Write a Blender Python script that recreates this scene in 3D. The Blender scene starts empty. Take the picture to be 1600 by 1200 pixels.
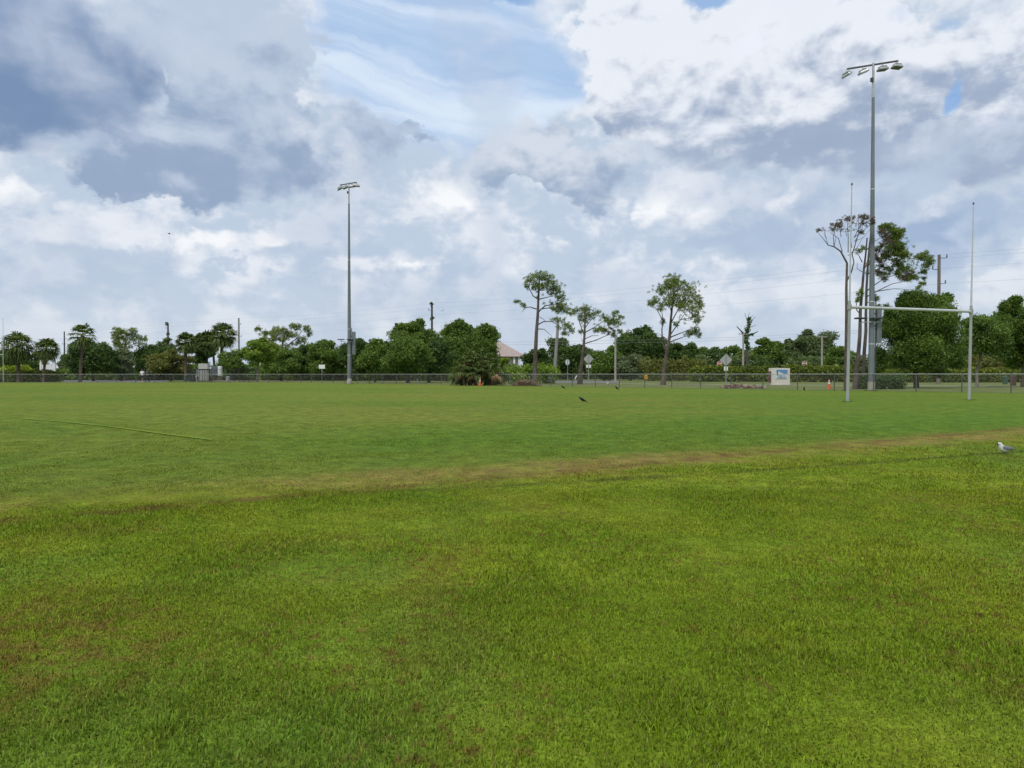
import bpy, math, random
import numpy as np
from mathutils import Vector, Matrix

R = math.radians
FPX = 1150.0          # focal length in pixels of a 1600 px wide frame
EYE = 1.10            # eye height above the playing field (field level is z = 0)
HOR = 585.0           # row of the horizon
sc = bpy.context.scene
col = sc.collection

# ------------------------------------------------------------------ camera
cam_d = bpy.data.cameras.new("camera")
cam_d.sensor_width = 36.0
cam_d.lens = 36.0 * FPX / 1600.0
cam_d.clip_start = 0.05
cam_d.clip_end = 6000.0
cam = bpy.data.objects.new("camera", cam_d)
cam.location = (0, 0, EYE)
cam.rotation_euler = (R(90.0 - math.degrees(math.atan(15.0 / FPX))), 0, 0)
col.objects.link(cam)
sc.camera = cam
sc.view_settings.view_transform = 'Standard'
sc.view_settings.look = 'None'
sc.view_settings.exposure = 0.2
sc.view_settings.gamma = 1.0
sc.cycles.max_bounces = 6
sc.cycles.diffuse_bounces = 3
sc.cycles.transparent_max_bounces = 8

# ------------------------------------------------------------------ node helper
def lin(r, g, b):
    f = lambda c: (c / 255.0 / 12.92) if c <= 10 else ((c / 255.0 + 0.055) / 1.055) ** 2.4
    return (f(r), f(g), f(b))

class NB:
    """Small wrapper for wiring node trees."""
    def __init__(s, nt):
        s.nt = nt
    def new(s, t, **kw):
        n = s.nt.nodes.new(t)
        for k, v in kw.items():
            setattr(n, k, v)
        return n
    def put(s, sock, v):
        if isinstance(v, bpy.types.NodeSocket):
            s.nt.links.new(v, sock)
        elif v is not None:
            if isinstance(v, (tuple, list)) and len(v) == 3 and sock.type == 'RGBA':
                v = (*v, 1.0)
            sock.default_value = v
    def m(s, op, a, b=None, c=None, clamp=False):
        n = s.new('ShaderNodeMath', operation=op, use_clamp=clamp)
        s.put(n.inputs[0], a); s.put(n.inputs[1], b); s.put(n.inputs[2], c)
        return n.outputs[0]
    def v(s, op, a, b=None, scale=None):
        n = s.new('ShaderNodeVectorMath', operation=op)
        s.put(n.inputs[0], a); s.put(n.inputs[1], b)
        if scale is not None:
            s.put(n.inputs['Scale'], scale)
        return n.outputs['Value'] if op in ('LENGTH', 'DOT_PRODUCT', 'DISTANCE') else n.outputs[0]
    def mix(s, f, a, b, blend='MIX'):
        n = s.new('ShaderNodeMix', data_type='RGBA', blend_type=blend)
        s.put(n.inputs[0], f); s.put(n.inputs[6], a); s.put(n.inputs[7], b)
        return n.outputs[2]
    def rng(s, x, a, b, c=0.0, d=1.0, smooth=True):
        n = s.new('ShaderNodeMapRange')
        n.interpolation_type = 'SMOOTHSTEP' if smooth else 'LINEAR'
        n.clamp = True
        s.put(n.inputs[0], x); s.put(n.inputs[1], a); s.put(n.inputs[2], b); s.put(n.inputs[3], c); s.put(n.inputs[4], d)
        return n.outputs[0]
    def noise(s, vec, scale, detail=4.0, rough=0.5, dist=0.0, color=False, dims='3D'):
        n = s.new('ShaderNodeTexNoise')
        n.noise_dimensions = dims
        s.put(n.inputs['Vector'], vec); s.put(n.inputs['Scale'], scale); s.put(n.inputs['Detail'], detail)
        s.put(n.inputs['Roughness'], rough); s.put(n.inputs['Distortion'], dist)
        return n.outputs['Color'] if color else n.outputs[0]
    def xyz(s, x, y, z=0.0):
        n = s.new('ShaderNodeCombineXYZ')
        s.put(n.inputs[0], x); s.put(n.inputs[1], y); s.put(n.inputs[2], z)
        return n.outputs[0]
    def sep(s, vec):
        n = s.new('ShaderNodeSeparateXYZ'); s.put(n.inputs[0], vec)
        return n.outputs

# ------------------------------------------------------------------ world: Nishita sky with procedural cumulus
SUN_EL, SUN_AZ = R(58), R(205)      # azimuth measured clockwise from +Y (the view axis)
world = bpy.data.worlds.new("World")
sc.world = world
world.use_nodes = True
world.cycles.sampling_method = 'MANUAL'
world.cycles.sample_map_resolution = 256
world.node_tree.nodes.clear()
W = NB(world.node_tree)
sky = W.new('ShaderNodeTexSky')
sky.sky_type = 'NISHITA'
sky.sun_disc = False
sky.sun_elevation = SUN_EL
sky.sun_rotation = SUN_AZ
sky.air_density = 1.0; sky.dust_density = 1.5; sky.ozone_density = 1.5
tc = W.new('ShaderNodeTexCoord')
dx, dy, dz = W.sep(tc.outputs['Generated'])
az = W.m('ARCTAN2', dx, dy)
el = W.m('ARCSINE', dz)
P0 = W.xyz(az, el, 0.0)

def sky_blob(P, x, y, rx, ry, w=1.0, ang=0.0, inner=0.0):
    a = math.atan((x - 800) / FPX)
    e = math.atan((HOR - y) / FPX * math.cos(a))
    n = W.new('ShaderNodeMapping', vector_type='TEXTURE')
    W.put(n.inputs['Vector'], P)
    n.inputs['Location'].default_value = (a, e, 0)
    n.inputs['Rotation'].default_value = (0, 0, R(ang))
    ca = math.cos(a)
    n.inputs['Scale'].default_value = (rx / FPX * ca * ca, ry / FPX * ca, 1)
    return W.rng(W.v('LENGTH', n.outputs[0]), inner, 1.0, w, 0.0)

def blobs(P, lst):
    t = None
    for b in lst:
        s_ = sky_blob(P, *b)
        t = s_ if t is None else W.m('ADD', t, s_)
    return t

# turbulent coordinates, in two sizes
def turb(scale, squash, detail, rough):
    q = W.v('MULTIPLY', P0, (1.0, squash, 1.0))
    a_ = W.noise(q, scale, detail, rough, dims='2D')
    b_ = W.noise(W.v('ADD', q, (7.3, 4.1, 0.0)), scale, detail, rough, dims='2D')
    return W.xyz(W.m('SUBTRACT', a_, 0.5), W.m('SUBTRACT', b_, 0.5))
w1 = turb(7.0, 1.35, 5.0, 0.55)
w2 = turb(16.0, 1.3, 4.0, 0.6)
Pw = W.v('ADD', P0, W.v('MULTIPLY', w1, (0.13, 0.10, 0.0)))
Pf = W.v('ADD', W.v('ADD', P0, W.v('MULTIPLY', w1, (0.11, 0.08, 0.0))), W.v('MULTIPLY', w2, (0.085, 0.06, 0.0)))

def density(off):
    q = W.v('MULTIPLY', W.v('ADD', P0, (0.0, off, 0.0)), (1.0, 1.5, 1.0))
    return W.noise(q, 10.0, 6.0, 0.53, 0.15, dims='2D')
dA, dB = density(0.0), density(0.018)
emboss = W.m('SUBTRACT', dA, dB)                       # > 0 on the sunlit upper flank of each billow
puff = W.noise(W.v('MULTIPLY', W.v('ADD', P0, W.v('MULTIPLY', w2, (0.03, 0.02, 0))), (1.0, 1.5, 1.0)), 30.0, 5.0, 0.55, 0.0, dims='2D')
lump = W.m('ADD', W.m('MULTIPLY', dA, 0.65), W.m('MULTIPLY', puff, 0.35))
soft = W.rng(W.noise(P0, 6.5, 3.0, 0.5, 0.0, dims='2D'), 0.36, 0.64, 0.15, 0.60)   # here crisp, there frayed
def elv(y):
    return math.atan((HOR - y) / FPX)

CHAIN = []
def cloud(c, P, lst, top, base, y_top, y_base, t0, t1, amp=0.9, op=1.0, gain=0.7, wob=0.10):
    """One cloud mass laid over what lies behind it: ragged outline, bright top and grey base."""
    if CHAIN:                          # evaluate the masses one after the other (keeps the shader small)
        P = W.v('ADD', P, W.xyz(W.m('MULTIPLY', CHAIN[0], 1e-7), 0.0))
    d = W.m('ADD', blobs(P, lst), W.m('MULTIPLY', W.m('SUBTRACT', lump, 0.5), amp))
    T = (t0 + t1) / 2
    mask = W.rng(d, W.m('SUBTRACT', T, W.m('MULTIPLY', soft, (t1 - t0) / 0.26 * 0.85)), W.m('ADD', T, W.m('MULTIPLY', soft, (t1 - t0) / 0.26)), 0.0, op)
    CHAIN[:] = [mask]
    h = W.m('ADD', W.m('ADD', el, W.m('MULTIPLY', W.m('SUBTRACT', lump, 0.5), wob)), W.m('MULTIPLY', emboss, gain * 0.4))
    body = W.mix(W.rng(h, elv(y_base), elv(y_top)), base, top)
    return W.mix(mask, c, body)

# high pale sheet, then blue gaps veiled by streaks of cirrus
horizon = W.rng(el, elv(560), elv(400), 1.0, 0.0)
c = W.mix(W.rng(lump, 0.40, 0.62), lin(185, 200, 219), lin(224, 229, 237))
tilt = W.xyz(W.m('MULTIPLY', az, 2.0), W.m('MULTIPLY', W.m('ADD', W.m('ADD', el, W.m('MULTIPLY', az, 0.16)), W.m('MULTIPLY', W.sep(w1)[1], 0.05)), 19.0), 3.7)
streak = W.noise(tilt, 1.0, 4.0, 0.5, 0.5)
nis = W.mix(1.0, sky.outputs[0], (0.1, 0.1, 0.1), blend='MULTIPLY')
clear = W.mix(0.7, nis, lin(140, 184, 236))
gapc = W.mix(W.rng(streak, 0.32, 0.62, 0.30, 0.97), clear, lin(213, 227, 243))
gap = blobs(Pw, [(690, 85, 270, 165, 1.0, -4, 0.5), (560, 60, 110, 140, .6, 0, .3), (800, 150, 140, 70, .7, 0, .3)])
c = W.mix(W.rng(gap, 0.05, 0.9), c, gapc)
# far heaps, low down
c = cloud(c, Pf, [(1270, 345, 240, 85, .75), (1500, 350, 230, 95, .95), (1090, 380, 150, 40, .5), (1400, 420, 200, 40, .5)], lin(150, 172, 202), lin(148, 171, 202), 300, 420, .30, .85, .8, .9, .5)
c = cloud(c, Pf, [(60, 375, 150, 60, .8), (190, 395, 130, 45, .9), (300, 375, 120, 45, .8), (440, 395, 100, 45, 1.0), (560, 410, 110, 32, .8), (660, 408, 110, 28, .9), (40, 300, 120, 60, .8)],
          lin(240, 242, 245), lin(182, 197, 217), 355, 430, .42, .72, 1.1, .95, .8, .07)
c = cloud(c, Pf, [(720, 330, 70, 40, 1.0, 12), (850, 392, 60, 38, .9), (980, 412, 80, 28, .85), (1150, 405, 95, 36, .9), (1060, 300, 90, 70, .8), (1215, 330, 42, 32, .95), (680, 300, 110, 60, .6), (1040, 345, 100, 50, .6)],
          lin(242, 244, 247), lin(186, 200, 219), 300, 430, .42, .72, 1.1, .95, .8, .07)
c = cloud(c, Pf, [(100, 450, 170, 22, .8), (340, 428, 120, 20, .7), (700, 350, 90, 22, .6), (560, 350, 120, 24, .5), (1300, 440, 140, 16, .5)], lin(176, 193, 217), lin(172, 190, 215), 400, 460, .40, .8, .9, .75, .5)
c = W.mix(W.m('MULTIPLY', horizon, 0.6), c, lin(196, 207, 219))
# middle heap in the centre
c = cloud(c, Pf, [(820, 240, 95, 58, 1.1), (880, 275, 115, 58, 1.0), (930, 325, 85, 44, .7), (775, 255, 60, 36, .8), (960, 270, 90, 60, .6)],
          lin(206, 214, 226), lin(154, 172, 197), 200, 340, .40, .66, .85, .96, .7)
# big grey mass on the left
c = cloud(c, Pf, [(340, 70, 190, 200, 1.3, 0, .3), (430, 150, 95, 130, 1.0, 0, .2), (290, 260, 240, 88, 1.25, 0, .3), (570, 225, 110, 52, 1.1, -6, .1), (660, 215, 60, 26, .7), (180, 305, 110, 48, .9), (470, 270, 110, 60, .8)],
          lin(186, 199, 218), lin(142, 162, 190), 100, 330, .42, .72, .9, .92, .8, .20)
c = cloud(c, Pw, [(60, 100, 260, 165, 1.4, 0, .45), (70, 190, 215, 60, .9, 0, .2)], lin(130, 153, 188), lin(104, 131, 169), 20, 200, .35, 1.0, .75, .88, .5, .1)
c = cloud(c, Pf, [(120, 232, 190, 26, .8), (250, 215, 130, 24, .6), (255, 120, 16, 55, .7)], lin(208, 218, 234), lin(200, 212, 230), 200, 250, .40, .9, 1.0, .7, .5)
# big white heap with a grey base on the right
c = cloud(c, Pf, [(980, 40, 150, 110, 1.2, 0, .3), (1180, 80, 210, 140, 1.4, 0, .4), (1010, 150, 140, 100, 1.1, 0, .3), (1340, 120, 170, 130, 1.2, 0, .3), (1150, 215, 230, 72, 1.1, 0, .3),
                   (1330, 235, 210, 68, 1.1, 0, .2), (1560, 120, 150, 160, 1.2, 0, .3), (1560, 250, 130, 60, 1.0), (960, 205, 130, 60, .7)],
          lin(228, 233, 241), lin(152, 168, 193), 100, 265, .40, .68, .85, .97, .75, .16)
c = cloud(c, Pf, [(1430, 215, 110, 36, .8), (1540, 215, 90, 40, .9), (1320, 275, 140, 28, .8), (1180, 60, 150, 60, .8), (1010, 30, 110, 40, .6)], lin(230, 235, 246), lin(214, 223, 238), 180, 300, .42, .9, 1.1, .75, .5)
c = cloud(c, Pf, [(1520, 350, 80, 34, .8), (1528, 385, 40, 50, .7)], lin(206, 218, 233), lin(190, 205, 224), 330, 400, .40, 1.1, .9, .7, .4)
Ps = W.v('ADD', P0, W.v('MULTIPLY', w2, (0.035, 0.045, 0.0)))
holes = blobs(Ps, [(1102, 0, 70, 28, 1.4), (1491, 155, 30, 50, 1.25, -8), (1345, 0, 60, 22, 1.0), (800, 0, 80, 24, .9), (1480, 40, 44, 30, .6), (1395, 30, 50, 22, .45)])
c = W.mix(W.rng(holes, 0.2, 0.95, 0, 0.85), c, clear)
bg = W.new('ShaderNodeBackground')
W.put(bg.inputs[0], W.v('SCALE', c, scale=9.3))
bg.inputs[1].default_value = 0.1
wo = W.new('ShaderNodeOutputWorld')
W.nt.links.new(bg.outputs[0], wo.inputs[0])

# ------------------------------------------------------------------ sun (behind thin cloud)
sun_d = bpy.data.lights.new("sun", 'SUN')
sun_d.energy = 2.0
sun_d.angle = R(10)
sun_d.color = (1.0, 0.955, 0.88)
sun = bpy.data.objects.new("sun", sun_d)
sdir = Vector((math.sin(SUN_AZ) * math.cos(SUN_EL), math.cos(SUN_AZ) * math.cos(SUN_EL), math.sin(SUN_EL)))
sun.rotation_euler = (-sdir).to_track_quat('-Z', 'Y').to_euler()
sun.location = (0, -20, 60)
col.objects.link(sun)

# ------------------------------------------------------------------ places
def zg(y):
    """Ground height: the field is a touch higher than the verge where the camera stands."""
    t = min(1.0, max(0.0, (y - 5.0) / 20.0))
    return -0.35 * (1.0 - t * t * (3 - 2 * t))

def at(x, y):
    """Point of the ground seen at pixel (x, y) of the photograph."""
    k = y - HOR
    Y = EYE * FPX / k
    for _ in range(30):
        Y = 0.5 * Y + 0.5 * (EYE - zg(Y)) * FPX / k
    return Vector(((x - 800.0) / FPX * Y, Y, zg(Y)))

# ------------------------------------------------------------------ materials
MATS = {}
def bsdf_mat(name, c1, c2=None, rough=0.6, scale=6.0, metal=0.0, bump=0.0, spec=0.4, stretch=(1, 1, 1)):
    if name in MATS:
        return MATS[name]
    m = bpy.data.materials.new(name); m.use_nodes = True
    n = NB(m.node_tree); n.nt.nodes.clear()
    b = n.new('ShaderNodeBsdfPrincipled')
    t = n.new('ShaderNodeTexCoord')
    v = n.v('MULTIPLY', t.outputs['Object'], stretch)
    ns = n.noise(v, scale, 5.0, 0.6)
    c2 = c2 or tuple(x * 0.7 for x in c1)
    n.put(b.inputs['Base Color'], n.mix(n.rng(ns, 0.35, 0.68), c1, c2))
    b.inputs['Metallic'].default_value = metal
    n.put(b.inputs['Roughness'], n.rng(ns, 0.3, 0.7, max(0.05, rough - 0.1), min(1, rough + 0.12)))
    b.inputs['Specular IOR Level'].default_value = spec
    if bump:
        bp = n.new('ShaderNodeBump'); bp.inputs['Strength'].default_value = bump; bp.inputs['Distance'].default_value = 0.03
        n.put(bp.inputs['Height'], n.noise(v, scale * 3, 5.0, 0.65)); n.nt.links.new(bp.outputs[0], b.inputs['Normal'])
    o = n.new('ShaderNodeOutputMaterial'); n.nt.links.new(b.outputs[0], o.inputs[0])
    MATS[name] = m
    return m

def leaf_mat(name, c1, c2, c3=None, trans=0.3, scale=0.7):
    """Leaves: hue differs from leaf to leaf and from spray to spray."""
    if name in MATS:
        return MATS[name]
    m = bpy.data.materials.new(name); m.use_nodes = True
    n = NB(m.node_tree); n.nt.nodes.clear()
    g = n.new('ShaderNodeNewGeometry')
    r = g.outputs['Random Per Island']
    ns = n.noise(g.outputs['Position'], scale, 3.0, 0.55)
    a = n.mix(n.rng(ns, 0.36, 0.64), c1, c2)
    a = n.mix(n.rng(r, 0.72, 1.0, 0, 0.75), a, c3 or tuple(min(1, x * 1.7) for x in c2))
    a = n.v('SCALE', a, scale=n.rng(r, 0.0, 0.7, 0.6, 1.25, smooth=False))
    d = n.new('ShaderNodeBsdfDiffuse'); n.put(d.inputs[0], a)
    t = n.new('ShaderNodeBsdfTranslucent'); n.put(t.inputs[0], n.v('MULTIPLY', a, (1.15, 1.2, 0.6)))
    x = n.new('ShaderNodeMixShader'); x.inputs[0].default_value = trans
    n.nt.links.new(d.outputs[0], x.inputs[1]); n.nt.links.new(t.outputs[0], x.inputs[2])
    gl = n.new('ShaderNodeBsdfGlossy'); gl.inputs['Roughness'].default_value = 0.45; n.put(gl.inputs[0], (0.6, 0.65, 0.6))
    y = n.new('ShaderNodeMixShader'); y.inputs[0].default_value = 0.025
    n.nt.links.new(x.outputs[0], y.inputs[1]); n.nt.links.new(gl.outputs[0], y.inputs[2])
    o = n.new('ShaderNodeOutputMaterial'); n.nt.links.new(y.outputs[0], o.inputs[0])
    MATS[name] = m
    return m

# ------------------------------------------------------------------ mesh helpers
def link(name, me, parent=None, loc=None):
    o = bpy.data.objects.new(name, me)
    col.objects.link(o)
    if parent is not None:
        o.parent = parent
    if loc is not None:
        o.location = loc
    return o

def tag(o, label=None, cat=None, group=None, kind=None):
    if label: o['label'] = label
    if cat: o['category'] = cat
    if group: o['group'] = group
    if kind: o['kind'] = kind
    return o

def thing(name, loc, label, cat, group=None, rz=0.0):
    o = bpy.data.objects.new(name, None)
    o.empty_display_size = 0.3
    o.location = loc
    o.rotation_euler = (0, 0, rz)
    col.objects.link(o)
    return tag(o, label, cat, group)

def np_mesh(name, V, faces_n, mat, parent=None, loc=None, smooth=False):
    """V: (N*k,3) vertices of N separate faces with faces_n vertices each."""
    V = np.asarray(V, dtype=np.float32).reshape(-1, 3)
    me = bpy.data.meshes.new(name)
    nv = len(V); nf = nv // faces_n
    me.vertices.add(nv); me.vertices.foreach_set('co', V.ravel())
    me.loops.add(nv); me.loops.foreach_set('vertex_index', np.arange(nv, dtype=np.int32))
    me.polygons.add(nf)
    me.polygons.foreach_set('loop_start', np.arange(0, nv, faces_n, dtype=np.int32))
    me.polygons.foreach_set('loop_total', np.full(nf, faces_n, dtype=np.int32))
    me.update(calc_edges=True)
    me.materials.append(mat)
    return link(name, me, parent, loc)

class MB:
    """Collects shapes and links them as one mesh object."""
    def __init__(s):
        s.v, s.f, s.mi = [], [], []
        s.cur = 0
    def add(s, verts, faces):
        b = len(s.v)
        s.v += [tuple(p) for p in verts]
        s.f += [tuple(b + i for i in f) for f in faces]
        s.mi += [s.cur] * len(faces)
        return s
    def box(s, c, d, rz=0.0, bev=0.0):
        cx, cy, cz = c; hx, hy, hz = d[0] / 2, d[1] / 2, d[2] / 2
        m = Matrix.Rotation(rz, 3, 'Z')
        if bev <= 0:
            vs = [m @ Vector((sx * hx, sy * hy, sz * hz)) + Vector(c) for sz in (-1, 1) for sx, sy in ((-1, -1), (1, -1), (1, 1), (-1, 1))]
            return s.add(vs, [(3, 2, 1, 0), (4, 5, 6, 7), (0, 1, 5, 4), (1, 2, 6, 5), (2, 3, 7, 6), (3, 0, 4, 7)])
        b = min(bev, hx * .9, hy * .9, hz * .9)
        rings = []
        for z, ins in ((-hz, b), (-hz + b, 0), (hz - b, 0), (hz, b)):
            x, y = hx - ins, hy - ins
            pts = [(-x + b, -y), (x - b, -y), (x, -y + b), (x, y - b), (x - b, y), (-x + b, y), (-x, y - b), (-x, -y + b)]
            rings.append([m @ Vector((p[0], p[1], z)) + Vector(c) for p in pts])
        return s.loft(rings)
    def loft(s, rings, cap=True):
        n = len(rings[0]); vs = [p for r in rings for p in r]; fs = []
        for i in range(len(rings) - 1):
            for j in range(n):
                k = (j + 1) % n
                fs.append((i * n + j, i * n + k, (i + 1) * n + k, (i + 1) * n + j))
        if cap:
            fs.append(tuple(range(n - 1, -1, -1)))
            fs.append(tuple((len(rings) - 1) * n + j for j in range(n)))
        return s.add(vs, fs)
    def tube(s, pts, rad, n=8, cap=True):
        pts = [Vector(p) for p in pts]
        if not hasattr(rad, '__len__'):
            rad = [rad] * len(pts)
        rings = []
        up = None
        for i, p in enumerate(pts):
            t = (pts[min(i + 1, len(pts) - 1)] - pts[max(i - 1, 0)]).normalized()
            if up is None:
                up = t.orthogonal().normalized()
            up = (up - t * up.dot(t)).normalized()
            w = t.cross(up)
            rings.append([p + (up * math.cos(2 * math.pi * j / n) + w * math.sin(2 * math.pi * j / n)) * rad[i] for j in range(n)])
        return s.loft(rings, cap)
    def slab(s, poly, y0, y1):
        """Extrude an outline in the XZ plane from y0 to y1."""
        n = len(poly)
        vs = [(x, y0, z) for x, z in poly] + [(x, y1, z) for x, z in poly]
        fs = [tuple(range(n)), tuple(range(2 * n - 1, n - 1, -1))] + [(i, (i + 1) % n, n + (i + 1) % n, n + i) for i in range(n)]
        return s.add(vs, fs)
    def build(s, name, mats, parent=None, smooth=False, loc=None):
        me = bpy.data.meshes.new(name)
        me.from_pydata(s.v, [], s.f)
        mats = mats if isinstance(mats, (list, tuple)) else [mats]
        for m in mats:
            me.materials.append(m)
        if len(mats) > 1:
            me.polygons.foreach_set('material_index', s.mi)
        import bmesh
        bm = bmesh.new(); bm.from_mesh(me)
        bmesh.ops.recalc_face_normals(bm, faces=bm.faces)
        bm.to_mesh(me); bm.free()
        if smooth:
            me.polygons.foreach_set('use_smooth', [True] * len(me.polygons))
            if hasattr(me, 'set_sharp_from_angle'):
                me.set_sharp_from_angle(angle=R(50))
        me.update()
        return link(name, me, parent, loc)

# ================================================================== GROUND
def quad_fit(pts):
    """Y = a + b X + c X^2 through ground points given as pixels."""
    P = [at(*p) for p in pts]
    c, b, a = np.polyfit([p.x for p in P], [p.y for p in P], 2)
    return float(a), float(b), float(c)

BAND = quad_fit([(60, 782), (400, 765), (800, 738), (1100, 716), (1300, 700), (1500, 684), (1640, 675)])
RUT = quad_fit([(640, 768), (830, 755), (1000, 747), (1140, 740), (1300, 727), (1540, 710)])
RUT2 = quad_fit([(800, 742), (960, 731), (1100, 718), (1330, 692), (1560, 673)])
STREAK = quad_fit([(330, 690), (600, 680), (900, 672), (1150, 668), (1400, 660)])

def turf_color(n, pos):
    """Colour of the turf as it varies over the ground; shared by the soil sheet and the blades."""
    X, Y, Z = n.sep(pos)
    flat = n.xyz(X, Y, 0.0)
    big = n.noise(flat, 0.16, 5.0, 0.6, dims='2D')
    med = n.noise(flat, 0.75, 5.0, 0.6, dims='2D')
    fine = n.noise(flat, 5.0, 5.0, 0.65, dims='2D')
    def curve(q):
        y = n.m('ADD', n.m('ADD', q[0], n.m('MULTIPLY', X, q[1])), n.m('MULTIPLY', n.m('MULTIPLY', X, X), q[2]))
        return n.m('SUBTRACT', Y, y)
    wob = n.m('ADD', n.m('MULTIPLY', n.m('SUBTRACT', med, 0.5), 1.6), n.m('MULTIPLY', n.m('SUBTRACT', fine, 0.5), 0.9))
    t = n.m('ADD', curve(BAND), wob)
    # rough verge near the camera
    a = n.mix(n.rng(med, 0.36, 0.66), (0.156, 0.229, 0.014), (0.205, 0.258, 0.018))
    a = n.mix(n.m('MULTIPLY', n.rng(big, 0.50, 0.72), 0.55), a, (0.109, 0.206, 0.029))
    dry = n.m('MULTIPLY', n.rng(n.noise(flat, 0.55, 6.0, 0.68, 0.6, dims='2D'), 0.52, 0.74), n.rng(fine, 0.3, 0.62, 0.25, 1.0))
    corner = n.rng(n.v('DISTANCE', n.v('ADD', flat, n.xyz(wob, 0, 0)), (-2.7, 3.9, 0)), 0.2, 1.5, 1.0, 0.0)
    corner = n.m('MULTIPLY', corner, n.rng(n.noise(flat, 6.5, 4.0, 0.7, dims='2D'), 0.44, 0.60, 0.12, 0.85))
    a = n.mix(n.m('MINIMUM', n.m('ADD', n.m('MULTIPLY', dry, 0.50), corner), 0.9), a, (0.202, 0.154, 0.034))
    # mown field beyond
    f = n.mix(n.rng(med, 0.34, 0.68), (0.109, 0.183, 0.020), (0.142, 0.196, 0.022))
    stretched = n.noise(n.v('MULTIPLY', flat, (0.05, 0.13, 1)), 1.0, 5.0, 0.6, dims='2D')
    f = n.mix(n.rng(stretched, 0.40, 0.62, 0, 0.75), f, (0.168, 0.209, 0.029))
    s = curve(STREAK)
    sm = n.m('MULTIPLY', n.rng(n.m('ABSOLUTE', n.m('ADD', s, n.m('MULTIPLY', wob, 0.8))), 0.5, 4.5, 1.0, 0.0), n.rng(X, -8.0, -1.0))
    f = n.mix(n.m('MULTIPLY', sm, 0.65), f, (0.093, 0.180, 0.015))
    right = n.rng(X, 2.0, 14.0)
    f = n.mix(n.m('MULTIPLY', right, 0.35), f, (0.102, 0.195, 0.019))
    tan_ = n.m('MULTIPLY', n.rng(n.noise(n.v('MULTIPLY', flat, (0.10, 0.22, 1)), 1.0, 6.0, 0.62, dims='2D'), 0.50, 0.70), n.rng(Y, 14.0, 22.0))
    f = n.mix(n.m('MULTIPLY', tan_, n.m('SUBTRACT', 0.5, n.m('MULTIPLY', right, 0.35))), f, (0.199, 0.196, 0.037))
    fleck = n.m('MULTIPLY', n.rng(n.noise(flat, 9.0, 4.0, 0.7, dims='2D'), 0.53, 0.66), n.rng(n.noise(flat, 0.9, 3.0, 0.6, dims='2D'), 0.40, 0.62, 0.12, 0.85))
    a = n.mix(n.m('MULTIPLY', fleck, 0.8), a, (0.168, 0.099, 0.028))
    c = n.mix(n.rng(t, -0.3, 1.2), a, f)
    # scalped brown strip where the two meet
    band = n.rng(n.m('ABSOLUTE', n.m('SUBTRACT', t, 0.1)), 0.10, 1.30, 1.0, 0.0)
    band = n.m('MULTIPLY', band, n.rng(n.noise(n.v('MULTIPLY', flat, (0.35, 0.5, 1)), 1.0, 5.0, 0.62, dims='2D'), 0.34, 0.54, 0.40, 1.0))
    band = n.m('MULTIPLY', band, n.rng(n.noise(flat, 3.0, 5.0, 0.7, dims='2D'), 0.34, 0.58, 0.55, 1.0))
    band = n.m('MULTIPLY', band, n.rng(X, -8.0, 1.0, 0.30, 1.0))
    c = n.mix(n.m('MULTIPLY', band, 0.9), c, n.mix(n.rng(fine, 0.35, 0.65), (0.270, 0.185, 0.062), (0.235, 0.190, 0.052)))
    r2 = n.m('ABSOLUTE', n.m('ADD', curve(RUT2), n.m('MULTIPLY', n.m('SUBTRACT', fine, 0.5), 0.7)))
    r2 = n.m('MULTIPLY', n.rng(r2, 0.05, 0.32, 1.0, 0.0), n.rng(n.noise(flat, 1.6, 5.0, 0.7, dims='2D'), 0.40, 0.62, 0.15, 1.0))
    c = n.mix(n.m('MULTIPLY', n.m('MULTIPLY', r2, n.rng(X, -12.0, -6.0)), 0.75), c, (0.165, 0.095, 0.036))
    r1 = n.m('ABSOLUTE', n.m('ADD', curve(RUT), n.m('MULTIPLY', n.m('SUBTRACT', fine, 0.5), 0.25)))
    r1 = n.m('MULTIPLY', n.m('MULTIPLY', n.rng(r1, 0.02, 0.20, 1.0, 0.0), n.rng(X, -2.6, -0.3)), n.rng(n.noise(flat, 1.3, 4.0, 0.7, dims='2D'), 0.36, 0.6, 0.25, 1.0))
    c = n.mix(n.m('MULTIPLY', r1, 0.62), c, (0.060, 0.075, 0.020))
    # rougher, greyer grass behind the boundary fence
    return c, fine, t

gm = bpy.data.materials.new('turf'); gm.use_nodes = True
n = NB(gm.node_tree); n.nt.nodes.clear()
g = n.new('ShaderNodeNewGeometry')
gc, gf, gt = turf_color(n, g.outputs['Position'])
vf = n.noise(n.v('MULTIPLY', g.outputs['Position'], (1, 1, 0.0)), 42.0, 4.0, 0.7, dims='2D')
mid = n.noise(n.v('MULTIPLY', g.outputs['Position'], (1, 1, 0.0)), 11.0, 4.0, 0.7, dims='2D')
tuss = n.noise(n.v('MULTIPLY', g.outputs['Position'], (1, 1, 0.0)), 2.6, 4.0, 0.7, dims='2D')
gc = n.v('SCALE', gc, scale=n.m('MULTIPLY', n.rng(vf, 0.25, 0.75, 0.60, 1.28, smooth=False), n.m('MULTIPLY', n.rng(mid, 0.3, 0.7, 0.80, 1.18, smooth=False), n.rng(tuss, 0.3, 0.7, 0.70, 1.28, smooth=False))))
b = n.new('ShaderNodeBsdfPrincipled')
n.put(b.inputs['Base Color'], gc)
b.inputs['Roughness'].default_value = 0.9
b.inputs['Specular IOR Level'].default_value = 0.08
bp = n.new('ShaderNodeBump'); bp.inputs['Strength'].default_value = 0.55; bp.inputs['Distance'].default_value = 0.05
n.put(bp.inputs['Height'], n.m('ADD', vf, n.m('MULTIPLY', gf, 0.8)))
n.nt.links.new(bp.outputs[0], b.inputs['Normal'])
o = n.new('ShaderNodeOutputMaterial'); n.nt.links.new(b.outputs[0], o.inputs[0])

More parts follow.
